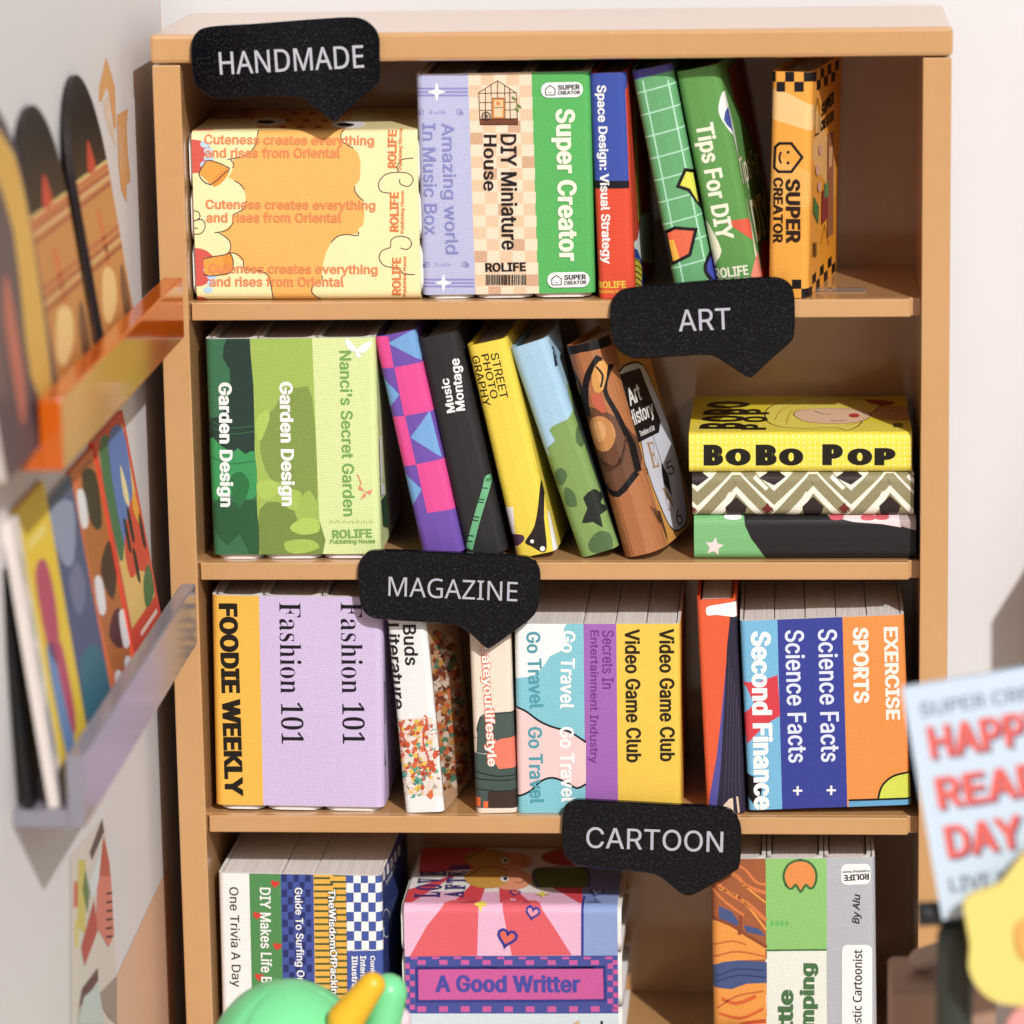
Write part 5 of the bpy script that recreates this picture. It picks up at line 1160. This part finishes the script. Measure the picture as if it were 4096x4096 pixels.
flat(10, [(492, 1405), (560, 1365), (640, 1335), (700, 1262), (760, 1190), (900, 1080), (1100, 1100), (1180, 1400), (1100, 1800), (900, 1880), (749, 1856), (640, 1842), (560, 1790), (512, 1700), (516, 1600), (500, 1500)], YP - 3, .9, 'yellow_cutout', simple('yellow_card', C(238, 218, 122), .5), T, sm=3)
flat(10, [(720, 1500), (800, 1480), (820, 1600), (760, 1660), (718, 1600)], YP - 3.3, .2, 'orange_spot', simple('orange_card', C(240, 176, 90), .5), T, sm=3)
flat(10, [(690, 1905), (760, 1870), (900, 1880), (900, 2000), (680, 2000)], YP - 4, .8, 'pink_cutout', simple('pink_card', C(236, 160, 156), .5), T, sm=3)
DKM = simple('dark_green_plastic', C(52, 56, 46), .45)
def tube(name, p, q, r0, r1, mat, parent=None, n=20, dome=True):
    p, q = Vector(p), Vector(q); d = (q - p).normalized(); a = d.orthogonal().normalized(); b = d.cross(a); V, F = [], []
    rings = []
    if dome: rings += [(p - d * r0 * math.cos(t), r0 * math.sin(t)) for t in (.25, .6, 1.0, 1.35)]
    rings += [(p + (q - p) * k / 6, r0 + (r1 - r0) * k / 6) for k in range(7)]
    if dome: rings += [(q + d * r1 * math.cos(t), r1 * math.sin(t)) for t in (1.35, 1.0, .6, .25)]
    for c, r in rings: V += [c + (a * math.cos(6.2832 * k / n) + b * math.sin(6.2832 * k / n)) * r for k in range(n)]
    for i in range(len(rings) - 1):
        for k in range(n): F.append((i * n + k, i * n + (k + 1) % n, (i + 1) * n + (k + 1) % n, (i + 1) * n + k))
    F.append(tuple(range(n))[::-1]); F.append(tuple(len(V) - n + k for k in range(n)))
    return mesh(name, V, F, mat, parent, smooth=True)
p0 = at(*nat(10, (455, 1560)), YP + 2); p1 = at(*nat(10, (420, 1932)), YP + 2)
tube('stand_pole', (p1.x, p1.y, ZFLOOR + .5), p0 + Vector((0, 0, 0)), 1.5, 1.6, DKM, T)
q0 = at(*nat(10, (290, 1460)), YP + 2); q1 = at(*nat(10, (500, 1452)), YP + 2)
tube('clip', q0, q1, 1.05, 1.05, simple('black_plastic', C(30, 32, 36), .35), T, dome=False)
tube('stand_foot', (p1.x, p1.y, ZFLOOR + .1), (p1.x, p1.y, ZFLOOR + .5), 5, 4.5, DKM, T, dome=False)
hb = at(*nat(10, (700, 470)), 14)
T2 = thing('desk_lamp', 'black round lamp head just behind the light blue placard', 'lamp', (hb.x + 4, 14, ZFLOOR))
BP = simple('black_lamp_shell', C(38, 34, 36), .4)
tube('lamp_head', at(*nat(10, (690, 470)), 14), at(*nat(10, (900, 440)), 14), 1.9, 2.4, BP, T2)
tube('lamp_pole', (hb.x + 9, 15, ZFLOOR + .3), (hb.x + 9, 15, hb.z), .8, .8, BP, T2)
# unseen panel added right of frame, shaped to cast the slanted back wall shadow
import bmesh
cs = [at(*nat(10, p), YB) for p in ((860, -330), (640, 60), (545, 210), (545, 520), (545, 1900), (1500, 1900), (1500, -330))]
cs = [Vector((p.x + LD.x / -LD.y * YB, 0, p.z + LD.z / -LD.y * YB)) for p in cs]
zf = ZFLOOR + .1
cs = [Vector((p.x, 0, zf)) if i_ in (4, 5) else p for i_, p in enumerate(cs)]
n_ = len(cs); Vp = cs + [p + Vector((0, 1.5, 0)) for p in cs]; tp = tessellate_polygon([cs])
dp = mesh('shadow_caster_panel', Vp, [tuple(t) for t in tp] + [tuple(n_ + q for q in t) for t in tp] + [(q, (q + 1) % n_, n_ + (q + 1) % n_, n_ + q) for q in range(n_)], simple('grey_brown_board', C(150, 130, 116), .6), None)
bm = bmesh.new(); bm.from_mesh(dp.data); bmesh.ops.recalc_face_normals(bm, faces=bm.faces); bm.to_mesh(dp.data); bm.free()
tag(dp, 'unseen grey brown panel added to cast the slanted shadow on the white wall', 'panel')
# soft beige lumps low at the right
bx = at(*nat(10, (290, 1840)), -45)
o = box('cardboard_box', (bx.x - 2.6, -50, ZFLOOR), (bx.x + 7, -40, bx.z + 2.9), simple('brown_card', C(170, 134, 112), .6, bump=.2), b=.5)
tag(o, 'blurred beige cardboard box behind the foot of the placard', 'box')
lx = at(*nat(10, (335, 1675)), -45)
o = tube('wooden_peg', (lx.x - .6, -45, bx.z + 4.1), (lx.x + 3, -45, bx.z + 5.2), 1.15, 1.3, simple('pale_wood', C(190, 160, 140), .6))
tag(o, 'small pale wooden peg lying on the beige box', 'peg')

# ================================================================== foreground bottom: mint toy
YG = -40.0
T = thing('toy_figure', 'mint green rounded toy with a yellow petal, blurred at the bottom edge', 'toy', (at(*nat(8, (400, 898)), YG).x, YG, ZFLOOR))
MINT = simple('mint_vinyl', C(126, 226, 156), .38, .4, coat=.1); YV = simple('yellow_vinyl', C(244, 190, 40), .4); PV = simple('pale_pink_vinyl', C(240, 214, 222), .4)
cc = at(*nat(8, (395, 1060)), YG); rx = (at(*nat(8, (735, 1000)), YG).x - at(*nat(8, (55, 1000)), YG).x) / 2; rz = at(*nat(8, (395, 722)), YG).z - cc.z
V, F = [], []; NU, NV = 64, 32
for i in range(NV + 1):
    t = math.pi * i / NV
    for k in range(NU):
        a = 2 * math.pi * k / NU
        x, y, z_ = math.sin(t) * math.cos(a), math.sin(t) * math.sin(a), math.cos(t)
        g = abs(math.sin(a * 3 + .55)); gr = 1 - .075 * math.exp(-(g / .16) ** 2) * math.sin(t)
        V.append((cc.x + rx * x * gr, YG + rx * y * gr, cc.z + rz * z_ * (gr * .4 + .6)))
for i in range(NV):
    for k in range(NU): F.append((i * NU + k, (i + 1) * NU + k, (i + 1) * NU + (k + 1) % NU, i * NU + (k + 1) % NU))
mesh('head_dome', V, F, MINT, T, smooth=True)
tube('body', (cc.x, YG, ZFLOOR + 5), (cc.x, YG, cc.z - rz * .4), 5, rx * .7, MINT, T, n=32)
def cap(name, a, b, r, mat, Y):
    return tube(name, at(*nat(8, a), Y), at(*nat(8, b), Y), r, r * .98, mat, T, n=28)
tube('petal', at(*nat(8, (640, 880)), YG - 4), at(*nat(8, (752, 733)), YG - 4), 1.75, 1.25, YV, T, n=28)
cap('petal', (780, 980), (822, 762), 1.8, MINT, YG - 1)
cap('petal', (800, 980), (862, 880), 1.3, PV, YG)
